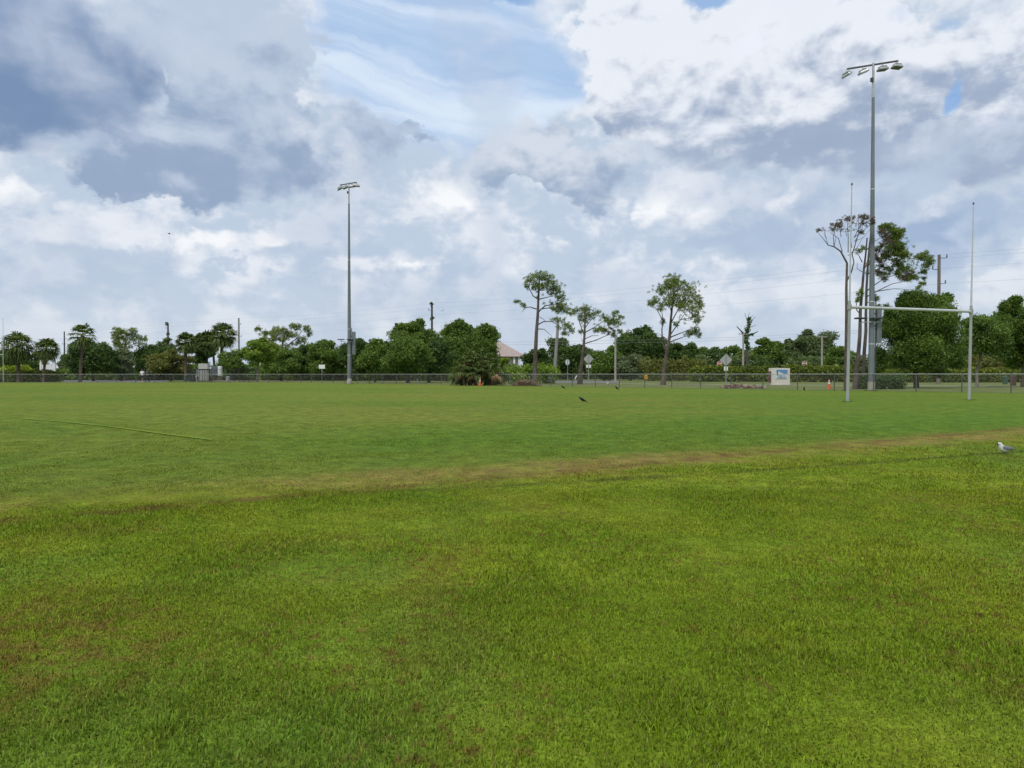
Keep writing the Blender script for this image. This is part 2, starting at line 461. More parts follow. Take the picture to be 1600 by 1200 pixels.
xs = [-2600, -1200, -500, -250] + list(range(-160, 161, 20)) + [250, 500, 1200, 2600]
ys = [-300, -60, -20, -6] + [i * 0.5 for i in range(-6, 61)] + list(range(32, 140, 6)) + [160, 220, 350, 700, 1500, 4000]
gv = [(x, y, zg(y)) for y in ys for x in xs]
gfc = [(j * len(xs) + i, j * len(xs) + i + 1, (j + 1) * len(xs) + i + 1, (j + 1) * len(xs) + i) for j in range(len(ys) - 1) for i in range(len(xs) - 1)]
me = bpy.data.meshes.new('ground'); me.from_pydata(gv, [], gfc); me.materials.append(gm)
me.polygons.foreach_set('use_smooth', [True] * len(me.polygons))
tag(link('ground', me), kind='structure')

# ------------------------------------------------------------------ grass blades (nobody could count them)
bm_ = bpy.data.materials.new('grass_blade'); bm_.use_nodes = True
n = NB(bm_.node_tree); n.nt.nodes.clear()
g = n.new('ShaderNodeNewGeometry')
gc, gf, gt = turf_color(n, g.outputs['Position'])
r = g.outputs['Random Per Island']
gc = n.v('SCALE', gc, scale=n.rng(r, 0.0, 0.85, 0.42, 1.75, smooth=False))
gc = n.mix(n.rng(r, 0.86, 0.93, 0.0, 0.55), gc, (0.24, 0.22, 0.065))
gc = n.mix(n.rng(r, 0.945, 0.965, 0.0, 0.65), gc, (0.150, 0.075, 0.034))
d = n.new('ShaderNodeBsdfDiffuse'); n.put(d.inputs[0], gc)
t_ = n.new('ShaderNodeBsdfTranslucent'); n.put(t_.inputs[0], n.v('MULTIPLY', gc, (1.1, 1.15, 0.6)))
mx = n.new('ShaderNodeMixShader'); mx.inputs[0].default_value = 0.32
n.nt.links.new(d.outputs[0], mx.inputs[1]); n.nt.links.new(t_.outputs[0], mx.inputs[2])
gl = n.new('ShaderNodeBsdfGlossy'); gl.inputs['Roughness'].default_value = 0.5; n.put(gl.inputs[0], (0.5, 0.55, 0.5))
m2 = n.new('ShaderNodeMixShader'); m2.inputs[0].default_value = 0.018
n.nt.links.new(mx.outputs[0], m2.inputs[1]); n.nt.links.new(gl.outputs[0], m2.inputs[2])
o = n.new('ShaderNodeOutputMaterial'); n.nt.links.new(m2.outputs[0], o.inputs[0])

rs = np.random.RandomState(11)
def zg_np(y):
    t = np.clip((y - 5.0) / 20.0, 0, 1)
    return -0.35 * (1 - t * t * (3 - 2 * t))
def value_noise(x, y, s, seed):
    q = np.random.RandomState(seed).rand(64, 64)
    u, v = x * s, y * s
    i, j = np.floor(u).astype(int), np.floor(v).astype(int)
    fu, fv = u - i, v - j
    fu = fu * fu * (3 - 2 * fu); fv = fv * fv * (3 - 2 * fv)
    g_ = lambda a, b: q[a % 64, b % 64]
    return (g_(i, j) * (1 - fu) + g_(i + 1, j) * fu) * (1 - fv) + (g_(i, j + 1) * (1 - fu) + g_(i + 1, j + 1) * fu) * fv

def grass_patch(y0, y1, dens, length, width, tuft):
    area = 0.70 * (y1 * y1 - y0 * y0) + 2.4 * (y1 - y0)
    nt = int(area * dens / tuft)
    u = rs.rand(nt)
    # uniform over the trapezoid seen by the camera, with a margin at each side
    Y = np.sqrt(y0 * y0 + u * (y1 * y1 - y0 * y0))
    X = (rs.rand(nt) * 2 - 1) * (0.70 * Y + 1.2)
    if y1 > 14:                       # thins out smoothly into the distance
        keep = rs.rand(nt) < np.clip((y1 - Y) / (y1 - 10.0), 0, 1)
        X, Y = X[keep], Y[keep]; nt = len(Y)
    Y = np.repeat(Y, tuft) + rs.normal(0, 0.022 * tuft ** .5, nt * tuft)
    X = np.repeat(X, tuft) + rs.normal(0, 0.022 * tuft ** .5, nt * tuft)
    return blades(X, Y, length, width)

def blades(X, Y, length, width):
    N = len(X)
    tall = 0.55 + 0.9 * value_noise(X + 50, Y + 50, 1.3, 3) * (0.5 + value_noise(X + 50, Y + 50, 5.0, 4))
    band = Y - (BAND[0] + BAND[1] * X + BAND[2] * X * X)
    mown = np.clip((band + 0.8) / 1.6, 0, 1)
    L = length * (0.5 + 0.8 * rs.rand(N)) * tall * (1 - 0.45 * mown) * (1 - 0.35 * np.exp(-(band / 0.8) ** 2))
    Wd = width * (0.6 + 0.8 * rs.rand(N))
    th = rs.rand(N) * 2 * np.pi
    lean = np.clip(np.abs(rs.normal(0.62, 0.42, N)), 0, 1.4)
    lx, ly = np.cos(th), np.sin(th)
    ph = th + np.pi / 2 + rs.normal(0, 0.5, N)
    wx, wy = np.cos(ph) * Wd / 2, np.sin(ph) * Wd / 2
    z0 = zg_np(Y) - 0.004
    l1 = L * 0.55
    h1, s1 = l1 * np.cos(lean * 0.6), l1 * np.sin(lean * 0.6)
    l2 = L * 0.45
    b2 = np.clip(lean * 1.5, 0, 1.75)
    h2, s2 = h1 + l2 * np.cos(b2), s1 + l2 * np.sin(b2)
    base = np.stack([X, Y, z0], 1)
    wv = np.stack([wx, wy, np.zeros(N)], 1)
    p1 = base + np.stack([lx * s1, ly * s1, h1], 1)
    p2 = base + np.stack([lx * s2, ly * s2, h2], 1)
    V = np.stack([base - wv, base + wv, p1 + wv * .85, p1 - wv * .85, p2], 1)
    return V.reshape(-1, 3), N

def shade_fringe(x, y, r, cnt, length):
    """Ring of longer grass added round the foot of a post as a contact shadow."""
    p = at(x, y); th = rs.rand(cnt) * 2 * np.pi; q = r + np.abs(rs.normal(0, .16, cnt))
    return blades(p.x + np.cos(th) * q, p.y + np.sin(th) * q, length, .014)

parts = [grass_patch(2.1, 5.0, 12500, 0.028, 0.0046, 5), grass_patch(5.0, 9.0, 5600, 0.027, 0.0064, 5),
         grass_patch(9.0, 19.0, 1900, 0.028, 0.0105, 4),
         grass_patch(2.1, 9.0, 130, 0.048, 0.0055, 11), grass_patch(2.1, 8.0, 420, 0.020, 0.0130, 6),
         shade_fringe(1324.5, 628.0, .05, 110, .11), shade_fringe(1514.5, 625.2, .05, 110, .11), shade_fringe(1361.5, 611, .2, 300, .16), shade_fringe(546, 600.2, .24, 300, .18)]  # added tuft rings stand in for contact shadow at goal and pole feet
V = np.concatenate([p[0] for p in parts]); N = sum(p[1] for p in parts)
me = bpy.data.meshes.new('grass')
me.vertices.add(len(V)); me.vertices.foreach_set('co', V.astype(np.float32).ravel())
base = np.arange(N, dtype=np.int32)[:, None] * 5
loops = np.concatenate([base + np.array([[0, 1, 2, 3]]), base + np.array([[3, 2, 4]])], 1).ravel().astype(np.int32)
me.loops.add(len(loops)); me.loops.foreach_set('vertex_index', loops)
me.polygons.add(N * 2)
st = (np.arange(N, dtype=np.int32)[:, None] * 7 + np.array([[0, 4]])).ravel().astype(np.int32)
me.polygons.foreach_set('loop_start', st)
me.polygons.foreach_set('loop_total', np.tile(np.array([4, 3], dtype=np.int32), N))
me.update(calc_edges=True)
me.materials.append(bm_)
tag(link('grass', me), kind='stuff')
del V, loops, parts

# ------------------------------------------------------------------ sheets laid on the ground
def sheet(name, px, mat, lift, label=None, cat=None, sub=1):
    P = [at(*p) + Vector((0, 0, lift)) for p in px]
    me = bpy.data.meshes.new(name); me.from_pydata([tuple(p) for p in P], [], [tuple(range(len(P)))])
    me.materials.append(mat)
    o = link(name, me)
    o['kind'] = 'structure'
    return o

asphalt = bsdf_mat('asphalt', (0.155, 0.15, 0.142), (0.12, 0.117, 0.11), 0.9, 0.6, bump=0.3)
concrete = bsdf_mat('concrete', (0.42, 0.40, 0.36), (0.33, 0.31, 0.28), 0.85, 1.2, bump=0.2)
dirt = bsdf_mat('bare_soil', (0.30, 0.245, 0.165), (0.20, 0.165, 0.10), 0.95, 0.5, bump=0.3)
verge = bsdf_mat('verge_grass', (0.150, 0.165, 0.055), (0.105, 0.140, 0.040), 0.95, 0.35, spec=0.05, bump=0.5)
def strip(name, px, width, mat, lift):
    """Strip of constant width along a line of ground points."""
    P = [at(*p) for p in px]
    vs, fs = [], []
    for i, p in enumerate(P):
        t = (P[min(i + 1, len(P) - 1)] - P[max(i - 1, 0)]).normalized()
        nn = Vector((-t.y, t.x, 0)) * width / 2
        vs += [tuple(p - nn + Vector((0, 0, lift))), tuple(p + nn + Vector((0, 0, lift)))]
    fs = [(2 * i, 2 * i + 2, 2 * i + 3, 2 * i + 1) for i in range(len(P) - 1)]
    me = bpy.data.meshes.new(name); me.from_pydata(vs, [], fs); me.materials.append(mat)
    return tag(link(name, me), kind='structure')

# fence line: straight from the right, then parallel to the picture at the far left
FENCE = [at(1800, 585 + 17.9 + .0146 * 1000), at(460, 597.95), at(-220, 597.95)]
vs = [(FENCE[0].x, FENCE[0].y, .004), (FENCE[1].x, FENCE[1].y, .004), (FENCE[2].x, FENCE[2].y, .004), (-200, 330, .004), (300, 330, .004), (300, FENCE[0].y, .004)]
me = bpy.data.meshes.new('verge'); me.from_pydata(vs, [], [tuple(range(6))]); me.materials.append(verge)
tag(link('verge', me), kind='structure')
sheet('road', [(845, 598.4), (972, 598.6), (964, 594.9), (842, 594.9)], asphalt, 0.010)
strip('pavement', [(965, 599.6), (1100, 601.0), (1300, 602.2), (1500, 603.2), (1720, 604.2)], 1.6, concrete, 0.012)
sheet('parking_lot', [(40, 597.4), (262, 597.4), (262, 594.5), (40, 593.0)], asphalt, 0.010)
sheet('bare_ground', [(322, 595.6), (470, 595.4), (470, 593.0), (322, 593.0)], dirt, 0.010)
strip('track', [(560, 596.0), (640, 596.4), (700, 596.8), (780, 597.4)], 2.2, dirt, 0.012)
linem = bpy.data.materials.new('faded_paint'); linem.use_nodes = True
n = NB(linem.node_tree); n.nt.nodes.clear()
g = n.new('ShaderNodeNewGeometry')
gc, gf, gt = turf_color(n, g.outputs['Position'])
b = n.new('ShaderNodeBsdfDiffuse')
n.put(b.inputs[0], n.mix(n.rng(n.noise(g.outputs['Position'], 2.2, 5.0, 0.7), 0.42, 0.66, 0.0, 0.15), n.v('SCALE', gc, scale=1.38), (0.50, 0.52, 0.40)))
o = n.new('ShaderNodeOutputMaterial'); n.nt.links.new(b.outputs[0], o.inputs[0])
strip('field_line', [(28, 654), (60, 656.5), (100, 660), (160, 666), (220, 674), (280, 682), (330, 688)], 0.07, linem, 0.018)
# ================================================================== TREES AND PLANTS
bark = bsdf_mat('bark', (0.105, 0.085, 0.065), (0.055, 0.045, 0.036), 0.95, 3.0, bump=0.8, spec=0.1, stretch=(1, 1, .35))
bark_pine = bsdf_mat('pine_bark', (0.135, 0.112, 0.095), (0.070, 0.058, 0.050), 0.95, 3.5, bump=0.9, spec=0.1, stretch=(1, 1, .5))
bark_pale = bsdf_mat('pale_bark', (0.25, 0.225, 0.185), (0.14, 0.125, 0.10), 0.95, 3.0, bump=0.6, spec=0.1, stretch=(1, 1, .4))
bark_palm = bsdf_mat('palm_bark', (0.15, 0.115, 0.085), (0.075, 0.058, 0.045), 0.95, 4.0, bump=0.9, spec=0.1, stretch=(1, 1, 1.6))

LEAF = {
    'mid':   leaf_mat('leaf_mid', (0.085, 0.160, 0.032), (0.142, 0.221, 0.038), (0.231, 0.319, 0.065)),
    'dark':  leaf_mat('leaf_dark', (0.052, 0.104, 0.028), (0.088, 0.150, 0.036), (0.161, 0.225, 0.055)),
    'bright':leaf_mat('leaf_bright', (0.142, 0.244, 0.036), (0.222, 0.319, 0.046), (0.333, 0.404, 0.082)),
    'olive': leaf_mat('leaf_olive', (0.142, 0.165, 0.042), (0.198, 0.210, 0.055), (0.282, 0.281, 0.089)),
    'grey':  leaf_mat('leaf_grey', (0.137, 0.184, 0.094), (0.191, 0.240, 0.126), (0.263, 0.309, 0.179)),
    'far':   leaf_mat('leaf_far', (0.092, 0.140, 0.055), (0.137, 0.188, 0.071), (0.198, 0.254, 0.101)),
    'hedge': leaf_mat('leaf_hedge', (0.101, 0.146, 0.026), (0.172, 0.210, 0.032), (0.293, 0.300, 0.056)),
    'lime':  leaf_mat('leaf_lime', (0.222, 0.309, 0.029), (0.312, 0.384, 0.038), (0.424, 0.450, 0.082)),
    'needle':leaf_mat('needle', (0.125, 0.190, 0.036), (0.185, 0.245, 0.045), (0.25, 0.30, 0.08), trans=.3, scale=1.2),
    'brown': leaf_mat('dead_needle', (0.150, 0.115, 0.085), (0.105, 0.080, 0.062), (0.21, 0.16, 0.12), trans=.15),
    'palm':  leaf_mat('palm_frond', (0.068, 0.105, 0.030), (0.105, 0.145, 0.038), (0.17, 0.20, 0.075), trans=.25),
    'thatch':leaf_mat('dry_frond', (0.271, 0.188, 0.101), (0.186, 0.120, 0.068), (0.372, 0.270, 0.149), trans=.12),
}
BARK = {'dark': bark, 'pine': bark_pine, 'pale': bark_pale, 'palm': bark_palm}

def unit(v):
    return v / np.maximum(np.linalg.norm(v, axis=1, keepdims=True), 1e-9)

def leaf_quads(P, Nrm, size, rs_, elong=1.5):
    """Kite-shaped leaf sprays at P facing roughly along Nrm."""
    n_ = len(P)
    r_ = unit(rs_.normal(size=(n_, 3)))
    nn = unit(Nrm * 0.8 + r_ * 0.9)
    a = unit(np.cross(nn, unit(rs_.normal(size=(n_, 3)))))
    b = np.cross(nn, a)
    L = (size * (0.55 + 0.9 * rs_.rand(n_)))[:, None]
    w = L / elong * (0.7 + 0.5 * rs_.rand(n_))[:, None]
    droop = nn * L * 0.18
    return np.stack([P - a * L * .5 - droop, P + b * w * .5 - a * L * .05, P + a * L * .5 - droop, P - b * w * .5 - a * L * .05], 1)

def clump_leaves(C, Rd, n_per, size, rs_, inner=0.4):
    """Leaf sprays through ellipsoidal clumps: C (k,3) centres, Rd (k,3) radii."""
    C = np.repeat(C, n_per, 0); Rr = np.repeat(Rd, n_per, 0)
    d = unit(rs_.normal(size=C.shape))
    rad = (inner ** 3 + (1.22 ** 3 - inner ** 3) * rs_.rand(len(C))) ** (1 / 3)
    # ragged surface
    rad *= 1 + 0.26 * np.sin(d[:, 0] * 7 + C[:, 0] * 3) * np.sin(d[:, 2] * 6 + C[:, 2] * 2)
    P = C + d * Rr * rad[:, None]
    nrm = d + np.array([0, 0, 0.5])
    return leaf_quads(P, unit(nrm), np.full(len(P), size), rs_)

def broadleaf(x, y_base, crown, label, leaf='mid', bark_k='dark', n=16, seed=0, dens=1.0, clump=0.31, group=None, bare=False,
              cat='tree', name='broadleaf_tree', lean=0.0, leaf_px=2.4, trunk_px=4.0, extra=()):
    """crown = (left, top, right, bottom) in photograph pixels at the tree's distance."""
    p = at(x, y_base)
    mpp = p.y / FPX
    t = thing(name, p, label, cat, group)
    r_ = random.Random(seed * 7 + 1); rs_ = np.random.RandomState(seed * 13 + 5)
    l, tp, rt, bt = crown
    cx, cz = ((l + rt) / 2 - x) * mpp, (y_base - (tp + bt) / 2) * mpp
    rx, rz = (rt - l) / 2 * mpp, (bt - tp) / 2 * mpp
    ry = min(rx, 5.0) * 0.9
    C, Q = [], []
    tries = 0
    n = int(n * 1.4)
    while len(C) < n and tries < 4000:
        tries += 1
        u = Vector((r_.uniform(-1, 1), r_.uniform(-1, 1), r_.uniform(-1, 1)))
        if u.length > 1:
            continue
        if u.length < 0.35 and r_.random() < .5:
            continue
        f = clump * r_.uniform(0.65, 1.25) * (1.12 - 0.45 * max(0, u.z))
        c = (cx + u.x * rx * (1 - f * .62), u.y * ry * (1 - f * .5), cz + u.z * rz * (1 - f * .55))
        if any((Vector(c) - Vector(k)).length < 0.38 * f * (rx + rz) for k in C):
            if r_.random() < .8:
                continue
        C.append(c); s_ = min(rx, rz * 1.2); s_ = .45 * s_ + .55 * min(math.sqrt(rx * rz), rx * 1.6)
        Q.append((s_ * f * r_.uniform(.95, 1.4), s_ * f * r_.uniform(.9, 1.3), s_ * f * r_.uniform(.65, .95)))
    for (ex, ey, erx, ery) in extra:
        C.append(((ex - x) * mpp, r_.uniform(-.3, .3) * ry, (y_base - ey) * mpp)); Q.append((erx * mpp, erx * mpp, ery * mpp))
    C = np.array(C); Q = np.array(Q)
    size = leaf_px * mpp
    area = float(np.mean(Q[:, 0] * Q[:, 2])) * 4 * math.pi * .8
    n_per = int(np.clip(2.3 * dens * area / (size * size * .35), 60, 1400))
    # trunk with limbs that reach into the clumps
    mb = MB()
    tr = trunk_px / 2 * mpp
    top = Vector((cx * .6 + lean, 0, cz - rz * 0.2))
    path = [Vector((0, 0, -.05)), Vector((r_.uniform(-.1, .1), 0, top.z * .33)), top * .66 + Vector((r_.uniform(-.15, .15), r_.uniform(-.2, .2), 0)), top]
    mb.tube(path, [tr * 1.25, tr, tr * .85, tr * .6], 9)
    order = sorted(range(len(C)), key=lambda i: C[i][2])
    for i in order[:min(len(C), 12 if not bare else 20)]:
        e = Vector(C[i]); s0 = top * r_.uniform(.62, 1.0)
        mid_ = s0.lerp(e, .5) + Vector((r_.uniform(-.2, .2), r_.uniform(-.2, .2), r_.uniform(.0, .35))) * (rx * .35)
        mb.tube([s0, mid_, e], [tr * .5, tr * .3, tr * .1], 6)
    mb.build('trunk', BARK[bark_k], t, smooth=True)
    V = clump_leaves(C, Q, n_per, size, rs_)
    # loose sprays between the clumps soften the outline
    k = int(len(V) * .20)
    j = rs_.randint(0, len(C), k)
    d = unit(rs_.normal(size=(k, 3)))
    P = C[j] + d * Q[j] * (1.0 + .6 * rs_.rand(k, 1) ** 2)
    V = np.concatenate([V, leaf_quads(P, d, np.full(k, size * .85), rs_)])
    np_mesh('crown', V, 4, LEAF[leaf], t)
    return t

def tufts(centers, r, n_need, rs_, width):
    """Bursts of needles radiating from each centre."""
    C = np.repeat(centers, n_need, 0)
    d = unit(rs_.normal(size=C.shape) + np.array([0, 0, .35]))
    L = r * (0.6 + 0.6 * rs_.rand(len(C)))[:, None]
    side = unit(np.cross(d, unit(rs_.normal(size=C.shape)))) * width
    tip = C + d * L - np.array([0, 0, 1.0]) * (L * .12)
    m_ = C + d * L * .55
    return np.stack([C, m_ - side, tip, m_ + side], 1)

def pine(x, y_base, trunks, limbs, sprays, label, brown=(), seed=0, group=None, r_px=3.9, cat='pine tree', thick=1.0, fill=1.0, mulch=False):
    """trunks/limbs: lists of pixel paths with (x, y) and a width in pixels at both ends; sprays: (x, y, rx, ry) needle masses."""
    p = at(x, y_base); mpp = p.y / FPX
    t = thing('pine_tree', p, label, cat, group)
    r_ = random.Random(seed + 3); rs_ = np.random.RandomState(seed + 17)
    L = lambda q, dy=0.0: Vector(((q[0] - x) * mpp, dy, (y_base - q[1]) * mpp))
    mb = MB()
    for path, wa, wb in trunks:
        k = len(path)
        mb.tube([L(q, 0.06 * math.sin(i * 1.7)) for i, q in enumerate(path)],
                [(wa + (wb - wa) * (i / (k - 1)) ** .8) / 2 * mpp * thick * (1.25 if i == 0 and y_base - path[0][1] < 2 else 1) for i in range(k)], 9)
    depth_of = {}
    for path, wa, wb in limbs:
        k = len(path); sgn = r_.choice((-1, 1)) * r_.uniform(.15, .75)
        span = math.hypot(path[-1][0] - path[0][0], path[-1][1] - path[0][1]) * mpp
        pts = [L(q, sgn * span * (i / (k - 1))) for i, q in enumerate(path)]
        mb.tube(pts, [(wa + (wb - wa) * (i / (k - 1))) / 2 * mpp * thick for i in range(k)], 6)
        depth_of[path[-1]] = pts[-1].y
    twig = []
    def spray_pts(lst):
        out = []
        for sp_ in lst:
            (sx, sy, rx, ry), df = sp_[:4], (sp_[4] if len(sp_) > 4 else 1.0)
            dd = 0.0; best = 30.0
            for e, yy in depth_of.items():
                q = math.hypot(e[0] - sx, e[1] - sy)
                if q < best:
                    best, dd = q, yy
            c = L((sx, sy), dd); a, b = rx * mpp, ry * mpp
            cnt = int((5 + rx * ry / 2.4) * fill * df)
            for _ in range(cnt):
                u = Vector((r_.gauss(0, .56), r_.gauss(0, .56), r_.gauss(0, .56)))
                if u.length > 1.15:
                    u *= 1.15 / u.length * r_.uniform(.6, 1)
                q = c + Vector((u.x * a, u.y * max(a, b) * .9, u.z * b))
                out.append(q)
                if r_.random() < .14:
                    twig.append((c + Vector((r_.uniform(-.2, .2) * a, 0, -b * .5)), q))
        return np.array([tuple(q) for q in out])
    rad = r_px * mpp
    if sprays:
        V = tufts(spray_pts(sprays), rad, 18, rs_, .30 * mpp)
        np_mesh('crown', V, 4, LEAF['needle'], t)
    if brown:
        V = tufts(spray_pts(brown), rad * .9, 16, rs_, .30 * mpp)
        np_mesh('dead_needles', V, 4, LEAF['brown'], t)['label'] = 'brown dead needles'
    for a, b in twig:
        m_ = a.lerp(b, .5) + Vector((0, 0, -.08 * (b - a).length))
        mb.tube([a, m_, b], [.45 * mpp, .35 * mpp, .2 * mpp], 4, cap=False)
    mb.build('trunk', bark_pine, t, smooth=True)
    return t

def fan_leaf(origin, direction, petiole, blade, rs_, nseg=13, width=.05):
    """One fan-shaped palm leaf as narrow kites."""
    d = direction / np.linalg.norm(direction)
    up = np.array([0, 0, 1.0])
    s_ = np.cross(d, up); s_ = s_ / (np.linalg.norm(s_) + 1e-6)
    nn = np.cross(s_, d)
    hub = origin + d * petiole - up * petiole * .12
    out = []
    # petiole
    w = s_ * width * .55
    out.append([origin - w, origin + w, hub + w * .7, hub - w * .7])
    ang = np.linspace(-1.35, 1.35, nseg) + rs_.normal(0, .04, nseg)
    for a in ang:
        v = d * math.cos(a) + s_ * math.sin(a)
        L = blade * (.72 + .28 * math.cos(a)) * (.85 + .3 * rs_.rand())
        m_ = hub + v * L * .55 + nn * L * .05 * rs_.rand()
        tip = hub + v * L - up * L * (.22 + .35 * rs_.rand())
        q = np.cross(v, nn) * width
        out.append([hub, m_ - q, tip, m_ + q])
    return out

def sabal(x, y_base, head, rx, ry, label, trunk_x=None, seed=0, leaves=58, skirt=10, group='cabbage palms', trunk_px=4.5, head_px=None):
    """Cabbage palm: head = (x, y) centre of the crown in pixels."""
    p = at(x, y_base); mpp = p.y / FPX
    t = thing('palm_tree', p, label, 'palm tree', group)
    rs_ = np.random.RandomState(seed + 101)
    hc = np.array([(head[0] - x) * mpp, 0, (y_base - head[1]) * mpp])
    top = Vector((hc[0], 0, hc[2] + ry * mpp * .05))
    tr = trunk_px / 2 * mpp
    mb = MB()
    k = 14
    pts = [Vector((top.x * (i / k) ** 1.4, 0, top.z * i / k)) for i in range(k + 1)]
    rad = [tr * (1.25 if i == 0 else 1.0) * (1 + .10 * (i % 2)) * (1.2 if i > k - 4 else 1) for i in range(k + 1)]
    mb.tube(pts, rad, 9)
    mb.build('trunk', bark_palm, t, smooth=True)
    A = []
    scale = np.array([rx * mpp, rx * mpp, ry * mpp])
    for i in range(leaves):
        u = (i + .5) / leaves
        zc = 1 - 1.86 * u ** .9                    # from upright to hanging
        ph = i * 2.399 + rs_.rand() * .5
        rr = math.sqrt(max(0, 1 - min(1, abs(zc)) ** 2))
        d = np.array([rr * math.cos(ph), rr * math.sin(ph), zc]) + rs_.normal(0, .08, 3)
        R_ = np.linalg.norm(d * scale) / np.linalg.norm(d)
        A += fan_leaf(np.array(top) + d * .02, d * scale, R_ * (.42 + .14 * rs_.rand()), R_ * .62, rs_, 13, .95 * mpp)
    np_mesh('crown', np.array(A), 4, LEAF['palm'], t)
    B = []
    for i in range(skirt):
        ph = i * 2.1 + rs_.rand()
        d = np.array([.55 * math.cos(ph), .55 * math.sin(ph), -.8])
        R_ = ry * mpp * .9
        B += fan_leaf(np.array(top) - np.array([0, 0, .1]), d, R_ * .45, R_ * .45, rs_, 9, .7 * mpp)
    if B:
        np_mesh('dead_fronds', np.array(B), 4, LEAF['thatch'], t)['label'] = 'brown hanging fronds'
    return t

def bush_mass(name, runs, label, cat, leaf, depth=1.6, seed=0, leaf_px=2.6, dens=1.0, group=None, kind=None, flat=.6, core=True):
    """Hedge or thicket: runs = [(x0, x1, y_top, y_base)] in pixels, one after the other."""
    p0 = at((runs[0][0] + runs[-1][1]) / 2, runs[0][3])
    rs_ = np.random.RandomState(seed + 31); r_ = random.Random(seed)
    Vs = []
    for (x0, x1, yt, yb) in runs:
        pa, pb = at(x0, yb), at(x1, yb)
        mpp = (pa.y + pb.y) / 2 / FPX
        L = (pb - pa).length; H = (yb - yt) * mpp
        cnt = max(2, int(L / (H * .55)))
        C, Q = [], []
        for i in range(cnt + 1):
            u = i / cnt
            c = pa.lerp(pb, u)
            for zf, rf in ((.30, .40), (.70, .36)):
                h = H * (1 + r_.uniform(-.10, .10) * (1 - flat))
                C.append((c.x - p0.x + r_.uniform(-.1, .1) * H, c.y - p0.y + r_.uniform(-.5, .5) * depth * .5, h * zf))
                Q.append((H * r_.uniform(.36, .5), depth * .5 * r_.uniform(.8, 1.1), H * rf * r_.uniform(.86, 1.1) * .86))
        C = np.array(C); Q = np.array(Q)
        size = leaf_px * mpp
        area = float(np.mean(Q[:, 0] * Q[:, 2])) * 4 * math.pi * .9
        Vs.append(clump_leaves(C, Q, int(np.clip(2.2 * dens * area / (size * size * .35), 40, 900)), size, rs_, .5))
    t = np_mesh(name, np.concatenate(Vs), 4, LEAF[leaf], None, p0)
    if kind:
        t['kind'] = kind
    else:
        tag(t, label, cat, group)
    return t
# ------------------------------------------------------------------ pines
pine(836, 601.5, [([(836, 601.5), (836, 575), (837, 545), (838, 520), (840, 495), (841, 470), (842, 450), (843, 432)], 8.5, 2.2)],
     [([(838, 483), (828, 480), (820, 482), (815, 489)], 2.0, .6), ([(822, 481), (814, 476), (806, 470)], 1.2, .6),
      ([(841, 468), (833, 463), (826, 450), (823, 438)], 2.0, .7), ([(841, 468), (855, 464), (870, 460)], 2.0, .7),
      ([(840, 490), (846, 482), (858, 480), (874, 484)], 2.4, .8), ([(840, 488), (852, 478), (866, 477), (886, 482)], 2.4, .8),
      ([(839, 508), (850, 502), (864, 502), (878, 512)], 2.2, .7), ([(839, 514), (850, 515), (862, 527)], 1.8, .5), ([(842, 455), (850, 446), (858, 438)], 1.6, .6),
      ([(843, 495), (850, 500), (852, 506)], 1.0, .5)],
     [(843, 431, 17, 7), (830, 439, 11, 8), (857, 437, 10, 9), (822, 448, 5, 4), (868, 447, 9, 9), (877, 460, 7, 10), (863, 455, 10, 6), (878, 480, 17, 8),
      (890, 488, 8, 7), (872, 474, 10, 7), (808, 471, 6, 3), (817, 478, 5, 4), (848, 446, 12, 6), (873, 499, 11, 5), (888, 509, 9, 6), (884, 521, 7, 4), (893, 516, 5, 4), (836, 450, 5, 4), (850, 444, 32, 18, .22), (872, 474, 22, 14, .25), (880, 508, 16, 12, .2)],
     'tall pine with brown fronds heaped at its foot, beside the tiled house', seed=1, group='pine trees behind the fence')
pine(906, 600.2, [([(906, 600.2), (907, 580), (911, 552), (912, 538), (913.5, 520), (914, 500), (914, 480)], 7.5, 1.8)],
     [([(912, 522), (906, 502), (902, 486)], 1.8, .6), ([(913, 520), (928, 512), (944, 500)], 1.8, .6), ([(913, 530), (924, 525), (934, 525)], 1.5, .5),
      ([(913, 537), (930, 532), (946, 525), (962, 519)], 1.8, .6), ([(913, 514), (924, 500), (933, 488)], 1.6, .5), ([(911, 534), (908, 529)], 1.0, .4)],
     [(915, 481, 9, 8), (903, 483, 4, 4), (924, 490, 8, 5), (936, 485, 4, 4), (941, 497, 5, 5), (958, 492, 6, 5), (950, 504, 9, 7), (960, 503, 7, 7), (944, 515, 11, 6),
      (930, 517, 6, 4), (955, 522, 8, 5), (967, 519, 4, 4), (914, 495, 8, 7), (908, 518, 4, 3), (968, 497, 4, 4), (920, 491, 24, 16, .22), (950, 508, 22, 15, .25)],
     'short leaning pine with a sparse lopsided crown, beside the diamond sign back', seed=2, group='pine trees behind the fence')
